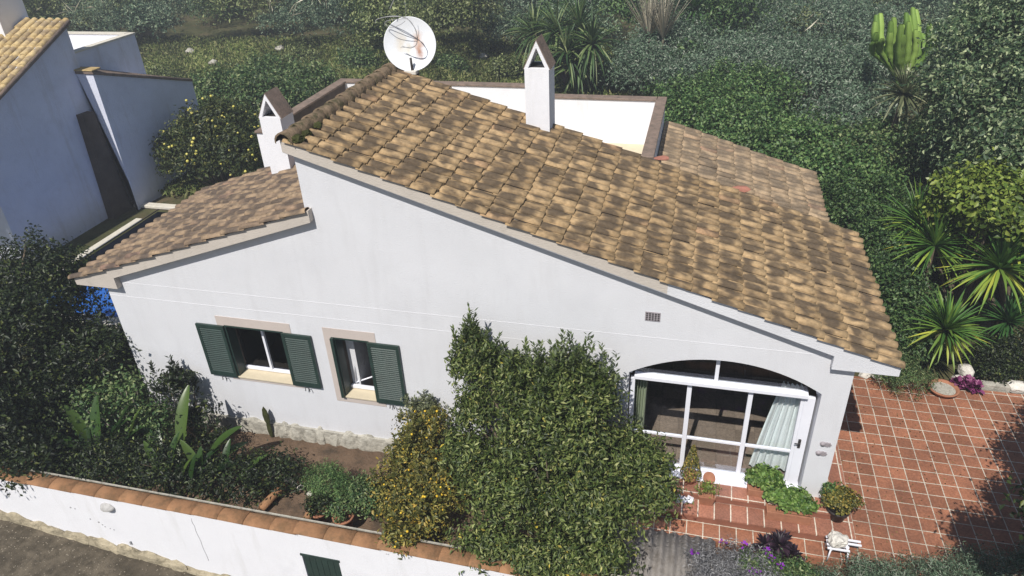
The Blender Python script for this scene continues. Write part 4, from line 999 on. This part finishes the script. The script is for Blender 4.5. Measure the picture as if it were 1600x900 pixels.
# lean-to of corrugated cement at the bottom
cs = thing('corrugated_shed_roof', (.0, -1.8, -.5), 'grey corrugated cement sheet roof below the steps', 'roof')
b = MB(); n = 120; vs = []
for k, (yy, zz) in enumerate(((-1.0, -.22), (-2.28, -.48))):
    for i in range(n+1):
        x_ = -.75+1.6*i/n; vs.append((x_, yy, zz+.028*math.sin(x_*2*PI/.18)))
for k in range(2):
    for i in range(n+1): v = vs[k*(n+1)+i]; vs.append((v[0], v[1], v[2]-.01))
m1 = n+1
b.add(vs, [(i, i+1, m1+i+1, m1+i) for i in range(n)]+[(2*m1+i, 3*m1+i, 3*m1+i+1, 2*m1+i+1) for i in range(n)]+[(i+1, i, 2*m1+i, 2*m1+i+1) for i in range(n)]+[(m1+i, m1+i+1, 3*m1+i+1, 3*m1+i) for i in range(n)], 0, True)
b.build('sheet', M['asbestos'], cs, recalc=False)
b = MB(); b.box(-.75, .85, -1.15, -1.08, -1.2, -.30); b.box(-.75, .85, -2.25, -2.18, -1.2, -.52); b.build('support', M['bark'], cs)

# silvery hedge and flowers along the bottom right
shrub('lavender_bush', 'silvery grey lavender bush with purple flowers below the tiled steps', 'bush', tuple(at(1140, 905, -.4)),
      px_lobes([(1115, 890, -.1, .42, .36, .32), (1170, 892, -.1, .5, .38, .34), (1105, 925, -.1, .40, .4, .3), (1190, 930, 0, .5, .4, .35), (1140, 940, 0, .5, .4, .35)]), 560, 26, .05, .055, .2, 'lav', 51, stem_r=.012, nst=20, bark='greybark', up=.6, shell=.5)
shrub('flowering_bush', 'green bush with purple flowers right of the lavender', 'bush', tuple(at(1225, 900, -.4)),
      px_lobes([(1185, 898, -.08, .38, .3, .28), (1245, 915, -.08, .45, .34, .3)]), 300, 24, .05, .05, .45, 'mid', 52, stem_r=.012, nst=14, shell=.5)
shrub('silver_hedge', 'dark silvery hedge along the bottom right corner of the patio', 'hedge', tuple(at(1440, 930, -.4)),
      px_lobes([(1300, 925, -.1, .55, .34, .32), (1370, 910, -.1, .55, .38, .34), (1440, 912, -.1, .6, .38, .34), (1510, 905, -.1, .6, .4, .36), (1580, 900, -.1, .6, .4, .36), (1650, 890, -.1, .6, .4, .36), (1400, 950, 0, .8, .4, .36), (1550, 950, 0, .8, .4, .36)]), 1150, 26, .055, .06, .16, 'grey', 53, stem_r=.014, nst=30, bark='greybark', up=.6, shell=.5)
# petals of the purple flowers
def flowers(spots, seed, label, name='purple_flower', r=.03):
    rg = np.random.default_rng(seed)
    for k, (px_, py_, z_) in enumerate(spots):
        q = at(px_, py_, z_); parts = rosette((q.x, q.y, q.z), 9, r*1.6, r*.9, rg, .1, 1.2, .6, 3, None, 'oval', .1)
        o = np_mesh(name, *merge(parts), M['petal']); tag(o, label, 'flower', 'purple flowers in the bushes by the steps')
flowers([(1163, 853, .16), (1197, 861, .18), (1206, 874, .2), (1176, 893, .25), (1187, 897, .25), (1085, 864, .2), (1130, 848, .1), (1220, 886, .2)], 54, 'small purple flower among the bushes below the tiled steps')
flowers([(1022, 799, .45), (1026, 803, .45), (1018, 803, .45)], 55, 'small purple flower on the right edge of the big dark bush')
# dark aeonium
rg = np.random.default_rng(56); q = at(1215, 862, -.05); t = thing('aeonium', (q.x, q.y, -.35), 'nearly black leafy rosette plant beside the steps', 'aeonium')
b = MB(); hs_ = []
for (dx, dy, dz) in ((0, 0, .15), (-.18, .02, .05), (.2, -.05, .02), (.05, .18, .02), (-.05, -.2, .0), (.22, -.28, -.05)):
    hs_.append((q.x+dx, q.y+dy, q.z+dz)); b.tube([(q.x, q.y, -.4), hs_[-1]], .018, 6)
b.build('stem', M['bark'], t, recalc=False)
for h in hs_: np_mesh('leaf_rosette', *merge(rosette(h, 46, .17, .045, rg, -.3, 1.4, .5, 4, None, 'oval', .2)), G['aeon'], t)

# ------------------------------------------------------------------ pots and planters on the steps
def trough(label, c, lx, ly, h, seed, mt='pot', g='pots', over=1.25, lh=.24):
    c = Vector(c); t = thing('planter_trough', c, label, 'planter'); x, y_, z = c
    b = MB(); e = .03
    b.box(x-lx/2, x+lx/2, y_-ly/2, y_-ly/2+e, z, z+h); b.box(x-lx/2, x+lx/2, y_+ly/2-e, y_+ly/2, z, z+h); b.box(x-lx/2, x-lx/2+e, y_-ly/2+e, y_+ly/2-e, z, z+h); b.box(x+lx/2-e, x+lx/2, y_-ly/2+e, y_+ly/2-e, z, z+h); b.box(x-lx/2+e, x+lx/2-e, y_-ly/2+e, y_+ly/2-e, z, z+h-.04)
    b.build('trough', M[mt], t, .006)
    rg = np.random.default_rng(seed); C, P, Nn, tint = cluster_points([(x-lx*.12, y_+.07, z+h+lh*.5, lx*.44*over, ly*.5*over, lh*.85), (x+lx*.2, y_+.08, z+h+lh*.35, lx*.34*over, ly*.5*over, lh*.7)], 170, 20, .035, rg, -.2, .45)
    np_mesh('foliage', *leaf_geo(P, Nn, .06, .85, rg, tint, .4, .6), G[g], t)
    b = MB()
    for k in range(16): b.tube([(x+rg.uniform(-lx, lx)*.35, y_, z+h*.8), tuple(C[k])], [.007, .003], 4)
    b.build('stem', M['moss'], t, recalc=False)
q = at(1230, 812, -.15); trough('rectangular terracotta planter full of bright green leaves on the steps', (q.x, q.y+.06, -.15), .66, .24, .17, 61, over=1.05)
q = at(1190, 768, 0); trough('terracotta planter with bright green leaves close to the glass door sill', (q.x-.0, q.y-.03, -.004), .46, .20, .13, 62, over=1.0)
q = at(1306, 808, -.15); pot('dark_pot', 'dark round pot with a leafy yellow green plant at the right corner of the house', (q.x, q.y, -.15), .17, .22, 'darkpot', 'citrus', 110, 63, lobes=[(q.x, q.y, .22, .24, .22, .2)], size=.05)
q = at(1302, 780, -.004); pot('small_pot', 'small bright green plant at the foot of the house corner', (2.55, -.12, -.004), .07, .10, 'darkpot', 'ivy', 40, 64, lobes=[(2.56, -.1, .2, .13, .12, .16)], size=.05)
# cone shaped young shrub
q = at(1078, 748, -.01); t = thing('conical_shrub', (q.x, q.y-.05, -.005), 'small cone shaped shrub in a pot at the left end of the glass door', 'potted plant')
MB().lathe([(.001, 0), (.09, 0), (.12, .17), (.11, .17), (.001, .15)], (q.x, q.y-.05, -.005), 20).build('pot', M['pot'], t, recalc=False)
rg = np.random.default_rng(65); hh = rg.random(900)**1.3; rr1 = .17*(1-hh*.92); az = rg.uniform(0, 6.28, 900)
P = np.stack([q.x+np.cos(az)*rr1, q.y-.05+np.sin(az)*rr1, .15+hh*.62], 1); Nn = np.stack([np.cos(az), np.sin(az), az*0+.4], 1)
np_mesh('foliage', *leaf_geo(P, Nn, .045, .5, rg, None, .8, .6), G['citrus'], t); MB().tube([(q.x, q.y-.05, .1), (q.x, q.y-.05, .7)], [.012, .004], 6).build('stem', M['bark'], t)
# round saucer leaning at the sill, square pot with a pale plant, crumpled white cloth
q = at(1108, 747, .06); b = MB(); b.lathe([(.001, .0), (.085, .0), (.095, .02), (.10, .02), (.10, .0), (.088, -.012), (.001, -.014)], (q.x, q.y, .06), 28, 0, (.1, -.5, .8)); tag(b.build('clay_saucer', M['pot'], recalc=False), 'round clay saucer leaning against the glass door sill', 'saucer')
q = at(1103, 783, -.15); t = thing('square_pot', (q.x, q.y, -.15), 'square clay pot with a thin yellow green plant on the steps', 'potted plant')
b = MB(); b.add([(q.x-.09, q.y-.09, -.15), (q.x+.09, q.y-.09, -.15), (q.x+.09, q.y+.09, -.15), (q.x-.09, q.y+.09, -.15), (q.x-.13, q.y-.13, .05), (q.x+.13, q.y-.13, .05), (q.x+.13, q.y+.13, .05), (q.x-.13, q.y+.13, .05), (q.x-.11, q.y-.11, .05), (q.x+.11, q.y-.11, .05), (q.x+.11, q.y+.11, .05), (q.x-.11, q.y+.11, .05), (q.x-.1, q.y-.1, .0), (q.x+.1, q.y-.1, .0), (q.x+.1, q.y+.1, .0), (q.x-.1, q.y+.1, .0)],
      [(0, 1, 2, 3)]+[(a_, (a_+1) % 4, (a_+1) % 4+4, a_+4) for a_ in range(4)]+[(a_+4, (a_+1) % 4+4, (a_+1) % 4+8, a_+8) for a_ in range(4)]+[(a_+8, (a_+1) % 4+8, (a_+1) % 4+12, a_+12) for a_ in range(4)]+[(12, 13, 14, 15)]); b.build('pot', M['pot'], t)
rg = np.random.default_rng(66); C, P, Nn, tint = cluster_points([(q.x, q.y, .14, .17, .15, .12)], 26, 9, .03, rg, -.2, .4); np_mesh('foliage', *leaf_geo(P, Nn, .05, .4, rg, tint, .5), G['lime'], t)
q = at(1070, 782, -.15); rg = random.Random(3); b = MB(); vs = []
for j in range(9):
    for i in range(9): vs.append((q.x-.13+.26*i/8+rg.uniform(-.02, .02), q.y-.09+.18*j/8+rg.uniform(-.02, .02), -.14+rg.random()**2*.09))
b.add(vs, [(j*9+i, j*9+i+1, (j+1)*9+i+1, (j+1)*9+i) for j in range(8) for i in range(8)], 0); tag(b.build('crumpled_cloth', M['whiteframe'], recalc=False), 'crumpled white cloth lying on the steps at the edge of the big bush', 'cloth')
# pale rock on a small white slatted stool
q = at(1308, 868, -.30); t = thing('slatted_stool', (q.x, q.y, -.3), 'small white slatted stool on the patio beside the steps', 'stool')
b = MB()
for i in range(4): b.box(q.x-.19, q.x+(.30 if i in (2, 3) else .12), q.y-.12+i*.07, q.y-.085+i*.07, -.06, -.045)
b.box(q.x-.15, q.x-.12, q.y-.12, q.y+.12, -.075, -.06); b.box(q.x+.08, q.x+.11, q.y-.12, q.y+.12, -.075, -.06)
b.build('seat', M['whiteframe'], t)
for (dx, dy) in ((-.14, -.11), (.10, -.11), (-.14, .10), (.10, .10)): MB().tube([(q.x+dx, q.y+dy, -.06), (q.x+dx*1.15, q.y+dy*1.2, -.3)], .013, 6).build('leg', M['whiteframe'], t)
b = MB(); b.rock((q.x-.04, q.y, .05), (.17, .15, .11), 71, 0, 1, .9); tag(b.build('display_rock', M['whitestone']), 'lumpy white rock resting on the slatted stool', 'rock')

# ------------------------------------------------------------------ far side of the patio
q = at(1472, 613, -.3); t = thing('bird_bath', (q.x, q.y, -.3), 'shallow round dish with a pink clay rim on the far edge of the patio', 'bird bath')
b = MB(); b.lathe([(.001, .0), (.18, 0), (.25, .09), (.275, .10), (.275, .125), (.24, .125), (.21, .08)], (q.x, q.y, -.3), 32); b.build('bowl', M['pot'], t, recalc=False)
b = MB(); b.lathe([(.001, .085), (.215, .085)], (q.x, q.y, -.3), 24); b.build('gravel', M['stone'], t, recalc=False)
q = at(1510, 606, -.25); rg = np.random.default_rng(72); t = thing('purple_succulent', (q.x, q.y, -.3), 'purple leafed plant right of the round dish', 'succulent')
for (dx, dy) in ((0, 0), (-.15, .05), (.17, -.03), (.05, .14)): np_mesh('leaf_rosette', *merge(rosette((q.x+dx, q.y+dy, -.22), 30, .15, .085, rg, .0, 1.4, .4, 4, None, 'oval', .2)), G['purple'], t)
for k, (px_, py_, z_, r_, lb) in enumerate(((1588, 603, -.25, (.26, .2, .13), 'white rock at the right edge of the frame beside the patio'), (1508, 578, -.2, (.16, .22, .14), 'mossy white rock behind the purple plant'), (1500, 592, -.25, (.2, .1, .07), 'flat grey rock behind the purple plant'), (1352, 586, -.25, (.14, .1, .08), 'small white rock in the corner under the eave'), (1370, 588, -.25, (.1, .08, .06), 'smaller white rock next to the one under the eave'))):
    b = MB(); q = at(px_, py_, z_); b.rock(tuple(q), r_, 80+k); tag(b.build('garden_rock', M['whitestone']), lb, 'rock')
q0, q1_ = at(1530, 597, -.3), at(1640, 612, -.3); b = MB(); b.box(q0.x, q1_.x, 3.86, 4.0, -.4, -.22); tag(b.build('bed_edging', M['stone'], bevel=.01), 'grey stone edging between the patio and the bed at the right', 'edging')
shrub('asparagus_fern', 'dark drooping fern spilling over the far edge of the patio', 'fern', (4.1, 4.0, -.4), px_lobes([(1390, 588, .0, .32, .28, .28), (1422, 598, .0, .36, .3, .3), (1400, 570, .2, .4, .3, .3)]), 170, 26, .06, .06, .2, 'mid', 91, stem_r=.012, nst=20)
def ytint(el, rg): return .3+.4*rg.random()+(.5 if el < .2 else 0)*rg.random()
def ygold(el, rg): return .55+.45*rg.random() if el < .25 else .2+.5*rg.random()
yucca('yucca_plant', 'spiky green yucca with drooping leaves beside the roof corner', [tuple(at(1460, 385, 1.6)), tuple(at(1432, 350, 1.7))], tuple(at(1455, 470, -.3)), .95, .055, 130, 'yucca', 92, tint=ytint)
yucca('yucca_plant', 'large spiky yucca with yellow lower leaves at the right edge', [tuple(at(1562, 420, 1.6)), tuple(at(1585, 385, 1.8)), tuple(at(1540, 372, 1.5))], tuple(at(1560, 520, -.3)), 1.05, .065, 120, 'yucca', 93, tint=ygold)
yucca('yucca_plant', 'low round yucca nearest the patio', [tuple(at(1477, 517, .75))], tuple(at(1485, 560, -.3)), .80, .06, 150, 'yucca', 94, tint=ytint)
yucca('yucca_plant', 'small dark yucca behind the rocks at the right edge', [tuple(at(1575, 505, .55))], tuple(at(1575, 530, -.3)), .65, .05, 100, 'yucca', 95, tint=lambda el, rg: .3*rg.random())
shrub('bed_shrub', 'dark small leafed shrub in the stone edged bed at the right edge', 'shrub', (6.3, 5.0, -.4), px_lobes([(1560, 560, .0, .5, .4, .45), (1600, 555, .1, .5, .4, .5), (1560, 585, -.2, .4, .25, .25)]), 300, 22, .07, .06, .5, 'dark', 96)

# ------------------------------------------------------------------ the green slope at the right and behind
def hedge(name, label, cat, spec, ncl, g, seed, size=.09, width=.55, sig=.10, per=24, parts=('stem', 'foliage'), base=None, bark='bark', shell=.6, sr=.05, nst=16, spread=.8, **k):
    L_ = px_lobes(spec); c = np.mean([l[:3] for l in L_], 0)
    return shrub(name, label, cat, base or (c[0], c[1], -.4), L_, ncl, per, sig, size, width, g, seed, parts=parts, stem_r=sr, nst=nst, bark=bark, shell=shell, spread=spread, **k)
hedge('ivy_bank', 'bright green ivy covered bank behind the lower pinkish roof', 'ivy', [(1110, 190, 1.2, 1.8, 1.4, 1.0), (1180, 225, 1.2, 1.8, 1.4, 1.1), (1250, 255, 1.0, 1.7, 1.3, 1.2), (1310, 300, .9, 1.4, 1.3, 1.2), (1160, 160, 1.2, 2.0, 1.5, 1.2), (1080, 165, .8, 1.6, 1.3, .9)], 1900, 'ivy', 101, .10, .7, .13, sr=.05)
hedge('ivy_hedge', 'dark green small leafed hedge running along the right eave of the roof', 'hedge', [(1340, 340, .9, 1.1, 1.2, 1.0), (1380, 410, .7, .9, 1.0, .9), (1400, 470, .5, .7, .9, .8), (1420, 530, .2, .5, .6, .6), (1290, 310, .9, 1.0, 1.0, .8)], 1300, 'hedge', 102, .075, .6, .10)
hedge('hillside_bush', 'round mid green bush right of the ivy bank', 'bush', [(1400, 240, 1.2, 1.4, 1.1, 1.0), (1450, 265, 1.0, 1.3, 1.1, 1.0), (1345, 250, 1.2, 1.1, 1.1, .9)], 950, 'mid', 103, .105, .6, .12)
hedge('lime_bush', 'bright yellow green bush above the large yucca at the right edge', 'bush', [(1550, 310, 2.7, .9, .75, .6), (1500, 325, 2.3, .65, .6, .5), (1590, 335, 2.6, .8, .7, .6)], 420, 'lime', 104, .12, .6, .12, 20)
hedge('glossy_tree', 'large glossy leaved tree filling the upper right corner', 'tree', [(1610, 90, 4.0, 2.4, 2.0, 1.8), (1610, 190, 3.2, 2.2, 1.8, 1.6), (1540, 170, 2.6, 1.3, 1.2, 1.1), (1525, 240, 2.2, 1.2, 1.1, 1.0), (1620, 270, 2.8, 1.6, 1.4, 1.3), (1565, 50, 3.6, 1.5, 1.5, 1.3)], 2200, 'glossy', 105, .125, .46, .17, 30, parts=('trunk', 'crown'), base=tuple(at(1590, 330, -.3)), sr=.12, nst=22, shell=.45)
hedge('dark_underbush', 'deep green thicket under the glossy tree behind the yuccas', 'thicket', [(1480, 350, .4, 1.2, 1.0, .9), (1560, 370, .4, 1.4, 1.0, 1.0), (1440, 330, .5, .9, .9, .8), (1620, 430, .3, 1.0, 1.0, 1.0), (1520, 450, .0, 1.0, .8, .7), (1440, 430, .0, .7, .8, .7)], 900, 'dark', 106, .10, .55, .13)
hedge('heath_thicket', 'grey purple scrub thicket on the slope behind the ivy bank', 'thicket', [(1250, 60, 1.8, 3.2, 2.4, 1.5), (1180, 110, 1.5, 2.4, 2.0, 1.2), (1300, 130, 1.6, 2.4, 2.0, 1.4), (1310, 50, 2.0, 2.4, 2.2, 1.4), (1130, 60, 1.6, 2.6, 2.2, 1.4), (1330, 190, 1.4, 1.5, 1.3, 1.0)], 3600, 'grey', 107, .12, .35, .2, 24)
hedge('grey_shrub', 'rounded grey green shrub left of the scrub thicket', 'shrub', [(1060, 90, 1.4, 2.2, 1.8, 1.5), (1010, 110, 1.2, 1.6, 1.4, 1.2), (1090, 130, 1.2, 1.5, 1.3, 1.1)], 1400, 'grey', 108, .12, .35, .18, 24)
# lemon tree behind the lower roof
hedge('lemon_tree', 'lemon tree with scattered yellow fruit behind the lower left roof', 'lemon tree', [(335, 225, 1.4, 1.4, 1.2, 1.1), (300, 245, 1.1, 1.1, 1.0, .9), (365, 245, 1.2, 1.2, 1.0, 1.0), (350, 200, 1.8, .9, .8, .8)], 1000, 'lemon', 109, .12, .5, .12, 22, parts=('trunk', 'crown'), sr=.08, fruit=(240, .048, 'fruit2', 'lemon'))
hedge('dark_bush', 'dense dark bush between the lemon tree and the terrace wall', 'bush', [(370, 165, 1.3, 1.9, 1.4, 1.2), (430, 170, 1.2, 1.4, 1.2, 1.1), (330, 160, 1.3, 1.5, 1.2, 1.0), (420, 130, 1.3, 1.6, 1.2, 1.0), (480, 140, 1.2, 1.4, 1.1, 1.0)], 1100, 'mid', 110, .13, .5, .16, 22)
# candelabra cactus
q = at(1405, 95, 3.0); t = thing('candelabra_cactus', tuple(at(1410, 130, 1.2)), 'bright green candelabra cactus with upright arms on the slope', 'cactus')
base = at(1410, 130, 2.4); rg = np.random.default_rng(111); parts = []
def cact(p0, p1, p2, r):
    pts = spl([p0, p1, p2], 8); n = len(pts)
    for i, p in enumerate(pts):
        pass
    vs = []; m_ = 10
    for i, p in enumerate(pts):
        rr2 = r*(1 if i < n-3 else (1-(i-n+3)/3)**.6+.02)*(1+.12*math.sin(i*2.1))
        for k in range(m_):
            a = 2*PI*k/m_; q_ = rr2*(1 if k % 2 else .62); vs.append((p[0]+math.cos(a)*q_, p[1]+math.sin(a)*q_, p[2]))
    f = [[i*m_+k, i*m_+(k+1) % m_, (i+1)*m_+(k+1) % m_, (i+1)*m_+k] for i in range(n-1) for k in range(m_)]
    A_ = np.zeros((len(vs), 4)); A_[:, 0] = rg.random(); A_[:, 1] = .5; A_[:, 3] = 1
    parts.append((np.array(vs), np.array(f), A_))
def atd(px, py, dref=base):
    """point at that pixel on the vertical plane through the plant"""
    return at(px, py, dref.y, 1)
rc = random.Random(9)
tips = [(1364, 44), (1368, 34), (1374, 28), (1381, 26), (1388, 28), (1394, 24), (1400, 30), (1408, 36), (1416, 30), (1421, 24), (1427, 30), (1434, 18), (1440, 22), (1447, 32), (1454, 52), (1450, 60), (1444, 66), (1360, 56), (1404, 46), (1412, 50), (1386, 44), (1428, 44), (1372, 52), (1436, 50)]
for k, (px_, py_) in enumerate(tips):
    tip = atd(px_, py_); tip.y += rg.uniform(-.9, .9)
    side = px_-1410
    bt = atd(1410+side*.30, 112+rc.uniform(-8, 8)); mid_ = atd(1410+side*.98, 92-abs(side)*.35+rc.uniform(-4, 4)); mid_.y = bt.y*.5+tip.y*.5
    cact(bt, mid_, tip, .105)
cact(atd(1410, 140), atd(1410, 128), atd(1411, 105), .2)
np_mesh('cactus_arms', *merge(parts), G['cactus'], t, True)
def mid_h(px, py, z, base_z=-.2):
    q = at(px, py, z); return (q.x, q.y, base_z)
yucca('dracaena', 'spiky grey green rosette plant below the candelabra cactus', [tuple(at(1412, 148, 3.0))], mid_h(1412, 150, 3.0, 0), .85, .07, 120, 'pale', 112, cat='dracaena', el0=-.7)
yucca('tree_yucca', 'tall many headed yucca tree behind the main chimney', [tuple(at(870, 50, 2.5)), tuple(at(905, 45, 2.6)), tuple(at(925, 70, 2.2)), tuple(at(885, 85, 1.8)), tuple(at(835, 55, 2.2)), tuple(at(905, 105, 1.2))], mid_h(890, 80, 1.5, 0), 1.6, .11, 90, 'mid', 113, el0=-.9, tr=.13, droop=.9)
yucca('tree_yucca', 'yucca tree with pale dry leaves at the top of the slope', [tuple(at(1085, 15, 3.0)), tuple(at(1100, 30, 2.4))], mid_h(1085, 20, 2.6, 0), 1.5, .11, 90, 'yucca', 114, el0=-.9, tr=.13, tint=lambda el, rg: .5*rg.random())
yucca('pampas_grass', 'clump of pale dry reeds on the slope left of the yucca tree', [tuple(at(1036, 62, 2.4)), tuple(at(1014, 60, 2.4))], mid_h(1028, 62, 2.4, 0), 2.0, .05, 70, 'straw', 115, cat='reed clump', el0=.95, tr=.05, droop=.25)
# woodland: far mass of trees
def woodland():
    rg = np.random.default_rng(200); kinds = {'olive': [], 'hedge': [], 'scrub': [], 'grey': []}; n = 0
    y = 22.
    while y < 75:
        stepx = 2.6+y*.03; x = -80+rg.uniform(0, 2)
        while x < 45:
            X = x+rg.uniform(-1, 1); Y = y+rg.uniform(-1, 1); p = px_of((X, Y, 1.5)); x += stepx
            if not (-140 < p[0] < 1740 and -160 < p[1] < 170): continue
            # the open grass patches
            if 215 < p[0] < 540 and 52 < p[1] < 175: continue
            if 665 < p[0] < 860 and 60 < p[1] < 175: continue
            if 860 <= p[0] < 1010 and p[1] > 70: continue
            if p[0] < 225 and p[1] > 40 and Y < 24: continue
            h = rg.uniform(1.2, 2.8); r_ = rg.uniform(1.2, 2.3); gz = ground_z(X, Y)
            lob = [(X, Y, gz+h*.7, r_, r_, h*.8)]+[(X+rg.uniform(-1.2, 1.2), Y+rg.uniform(-1.2, 1.2), gz+h*rg.uniform(.7, 1.4), r_*rg.uniform(.35, .6), r_*rg.uniform(.35, .6), h*.45) for _ in range(3)]
            ncl = int(190 if Y < 40 else 110); C, P, Nn, tint = cluster_points(lob, ncl, 18, .2, rg, -.1, .55)
            tt = rg.uniform(-.3, .35); kd = rg.choice(['olive', 'hedge', 'scrub', 'grey'], p=[.38, .24, .2, .18])
            sz = rg.uniform(.12, .2)*(1 if Y < 40 else 1.35)
            kinds[kd].append(leaf_geo(P, Nn, sz, rg.uniform(.3, .6), rg, np.clip(tint*.6+.25+tt, 0, 1), .3, .8)); n += 1
            if rg.random() < .35:      # bare pale twigs
                k = 14; Q = np.array(lob[0][:3])+rg.normal(0, 1, (k, 3))*[r_*.5, r_*.5, .2]+[0, -r_*.4, h*.8]
                v, f, a = leaf_geo(Q, rg.normal(0, 1, (k, 3)), .75, .04, rg, 1., 1.5, .5); a[:, 0] = 1; kinds['straw'] = kinds.get('straw', [])+[(v, f, a)]
        y += 2.6+y*.02
    for kd, (nm, lb) in {'olive': ('olive_woodland', 'blue green trees of the dark wood closing the view behind the houses'), 'hedge': ('dark_woodland', 'deep green trees of the wood closing the view behind the houses'),
                         'scrub': ('scrub_woodland', 'yellowish olive scrub within the wood behind the houses'), 'grey': ('grey_woodland', 'grey leaved scrub within the wood behind the houses'), 'straw': ('bare_twigs', 'pale bare twigs sticking out of the wood behind the houses')}.items():
        tag(np_mesh(nm, *merge(kinds[kd]), G[kd]), lb, 'woodland' if kd != 'straw' else 'twigs', kind='stuff')
woodland()
# grass and weeds on the open patches
def grass():
    rg = np.random.default_rng(201); parts = []; spots = []
    for (a0, a1, b0, b1, n) in ((215, 560, 75, 190, 5200), (560, 1060, 70, 175, 5600), (180, 420, 180, 330, 2500)):
        for _ in range(n):
            q = at(rg.uniform(a0, a1), rg.uniform(b0, b1), .1); 
            if q.y > 9.2: spots.append((q.x, q.y, ground_z(q.x, q.y)+.02))
    S_ = np.array(spots); k = 6; S_ = np.repeat(S_, k, 0)+rg.normal(0, .16, (len(S_)*k, 3))*[1, 1, .2]
    S_[:, 2] += .14
    d = np.zeros_like(S_); d[:, 2] = .6
    V, F, A = leaf_geo(S_, rg.normal(0, 1, S_.shape), .26, .28, rg, np.clip(.5+.4*np.sin(S_[:, 0]*.7)*np.cos(S_[:, 1]*.5)+.25*np.sin(S_[:, 0]*2.3+S_[:, 1]*1.7), 0, 1), 1.2, .7)
    tag(np_mesh('meadow_grass', V, F, A, G['grass']), 'rough green grass on the clearing behind the house', 'grass', kind='stuff')
grass()
for k, (px_, py_, lb) in enumerate(((300, 92, 'low pale rock in the grass left of the dish'), (336, 108, 'second pale rock in the grass left of the dish'), (755, 91, 'white rock in the grass behind the main chimney'), (440, 88, 'small rock in the grass below the wood'))):
    q = at(px_, py_, .25); MBr = MB(); MBr.rock((q.x, q.y, ground_z(q.x, q.y)+.2), (.28, .22, .2), 300+k, 0, 1, .5); tag(MBr.build('field_rock', M['stone']), lb, 'rock')
for k, (px_, py_, z_, r_, kd, lb) in enumerate(((470, 95, .5, .9, 'scrub', 'small olive scrub bush in the clearing left of the dish'), (700, 105, .4, .7, 'mid', 'low green bush in the clearing between the dish and the main chimney'), (790, 110, .4, .8, 'scrub', 'low olive bush behind the main chimney'), (560, 100, .6, 1.0, 'mid', 'mid green bush behind the dish'), (250, 130, .5, .9, 'scrub', 'olive bush beside the neighbouring wing wall'), (960, 120, .6, 1.1, 'hedge', 'dark green bush behind the terrace parapet'))):
    hedge('field_bush', lb, 'bush', [(px_, py_, z_, r_, r_*.8, r_*.8), (px_+14, py_+4, z_-.1, r_*.7, r_*.6, r_*.6)], 170, kd, 310+k, .12, .5, .13, 18, sr=.03, nst=10)
# fallen leaves on the tiles
rg = np.random.default_rng(77); n_ = 420
Pq = np.stack([rg.uniform(2.95, 6.8, n_), -.8+4.4*rg.random(n_), np.full(n_, -.296)], 1)
V_, F_, A_ = leaf_geo(Pq, np.tile([0, 0, 1.], (n_, 1)), .038, .5, rg, None, 0, .08)
tag(np_mesh('fallen_leaves', V_, F_, A_, G['fallen']), 'small dry leaves scattered over the patio tiles', 'leaves', kind='stuff')
# tree just outside the right edge whose crown reaches in and shades the patio
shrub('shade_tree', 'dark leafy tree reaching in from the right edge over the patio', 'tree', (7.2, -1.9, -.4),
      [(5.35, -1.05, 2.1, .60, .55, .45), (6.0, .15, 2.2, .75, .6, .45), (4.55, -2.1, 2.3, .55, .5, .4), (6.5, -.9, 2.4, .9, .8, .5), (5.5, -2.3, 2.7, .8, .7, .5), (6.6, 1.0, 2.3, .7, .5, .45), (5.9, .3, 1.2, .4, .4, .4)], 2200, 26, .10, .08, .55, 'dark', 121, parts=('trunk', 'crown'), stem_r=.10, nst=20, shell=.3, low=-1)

# ------------------------------------------------------------------ thin air over the slope
hz = MB().box(-110, 90, -30, 120, -7, 24).build('haze', [], None)
hm = bpy.data.materials.new('thin_haze'); hm.use_nodes = True; t_ = hm.node_tree; t_.nodes.remove(t_.nodes['Principled BSDF'])
pv = t_.nodes.new('ShaderNodeVolumePrincipled'); pv.inputs['Color'].default_value = (.86, .91, 1, 1); pv.inputs['Density'].default_value = HAZE; pv.inputs['Anisotropy'].default_value = .2
t_.links.new(pv.outputs[0], t_.nodes['Material Output'].inputs['Volume']); hz.data.materials.append(hm)
hz['kind'] = 'stuff'; hz['label'] = 'thin pale haze in the air over the slope'; hz['category'] = 'haze'
scene.cycles.volume_bounces = 0
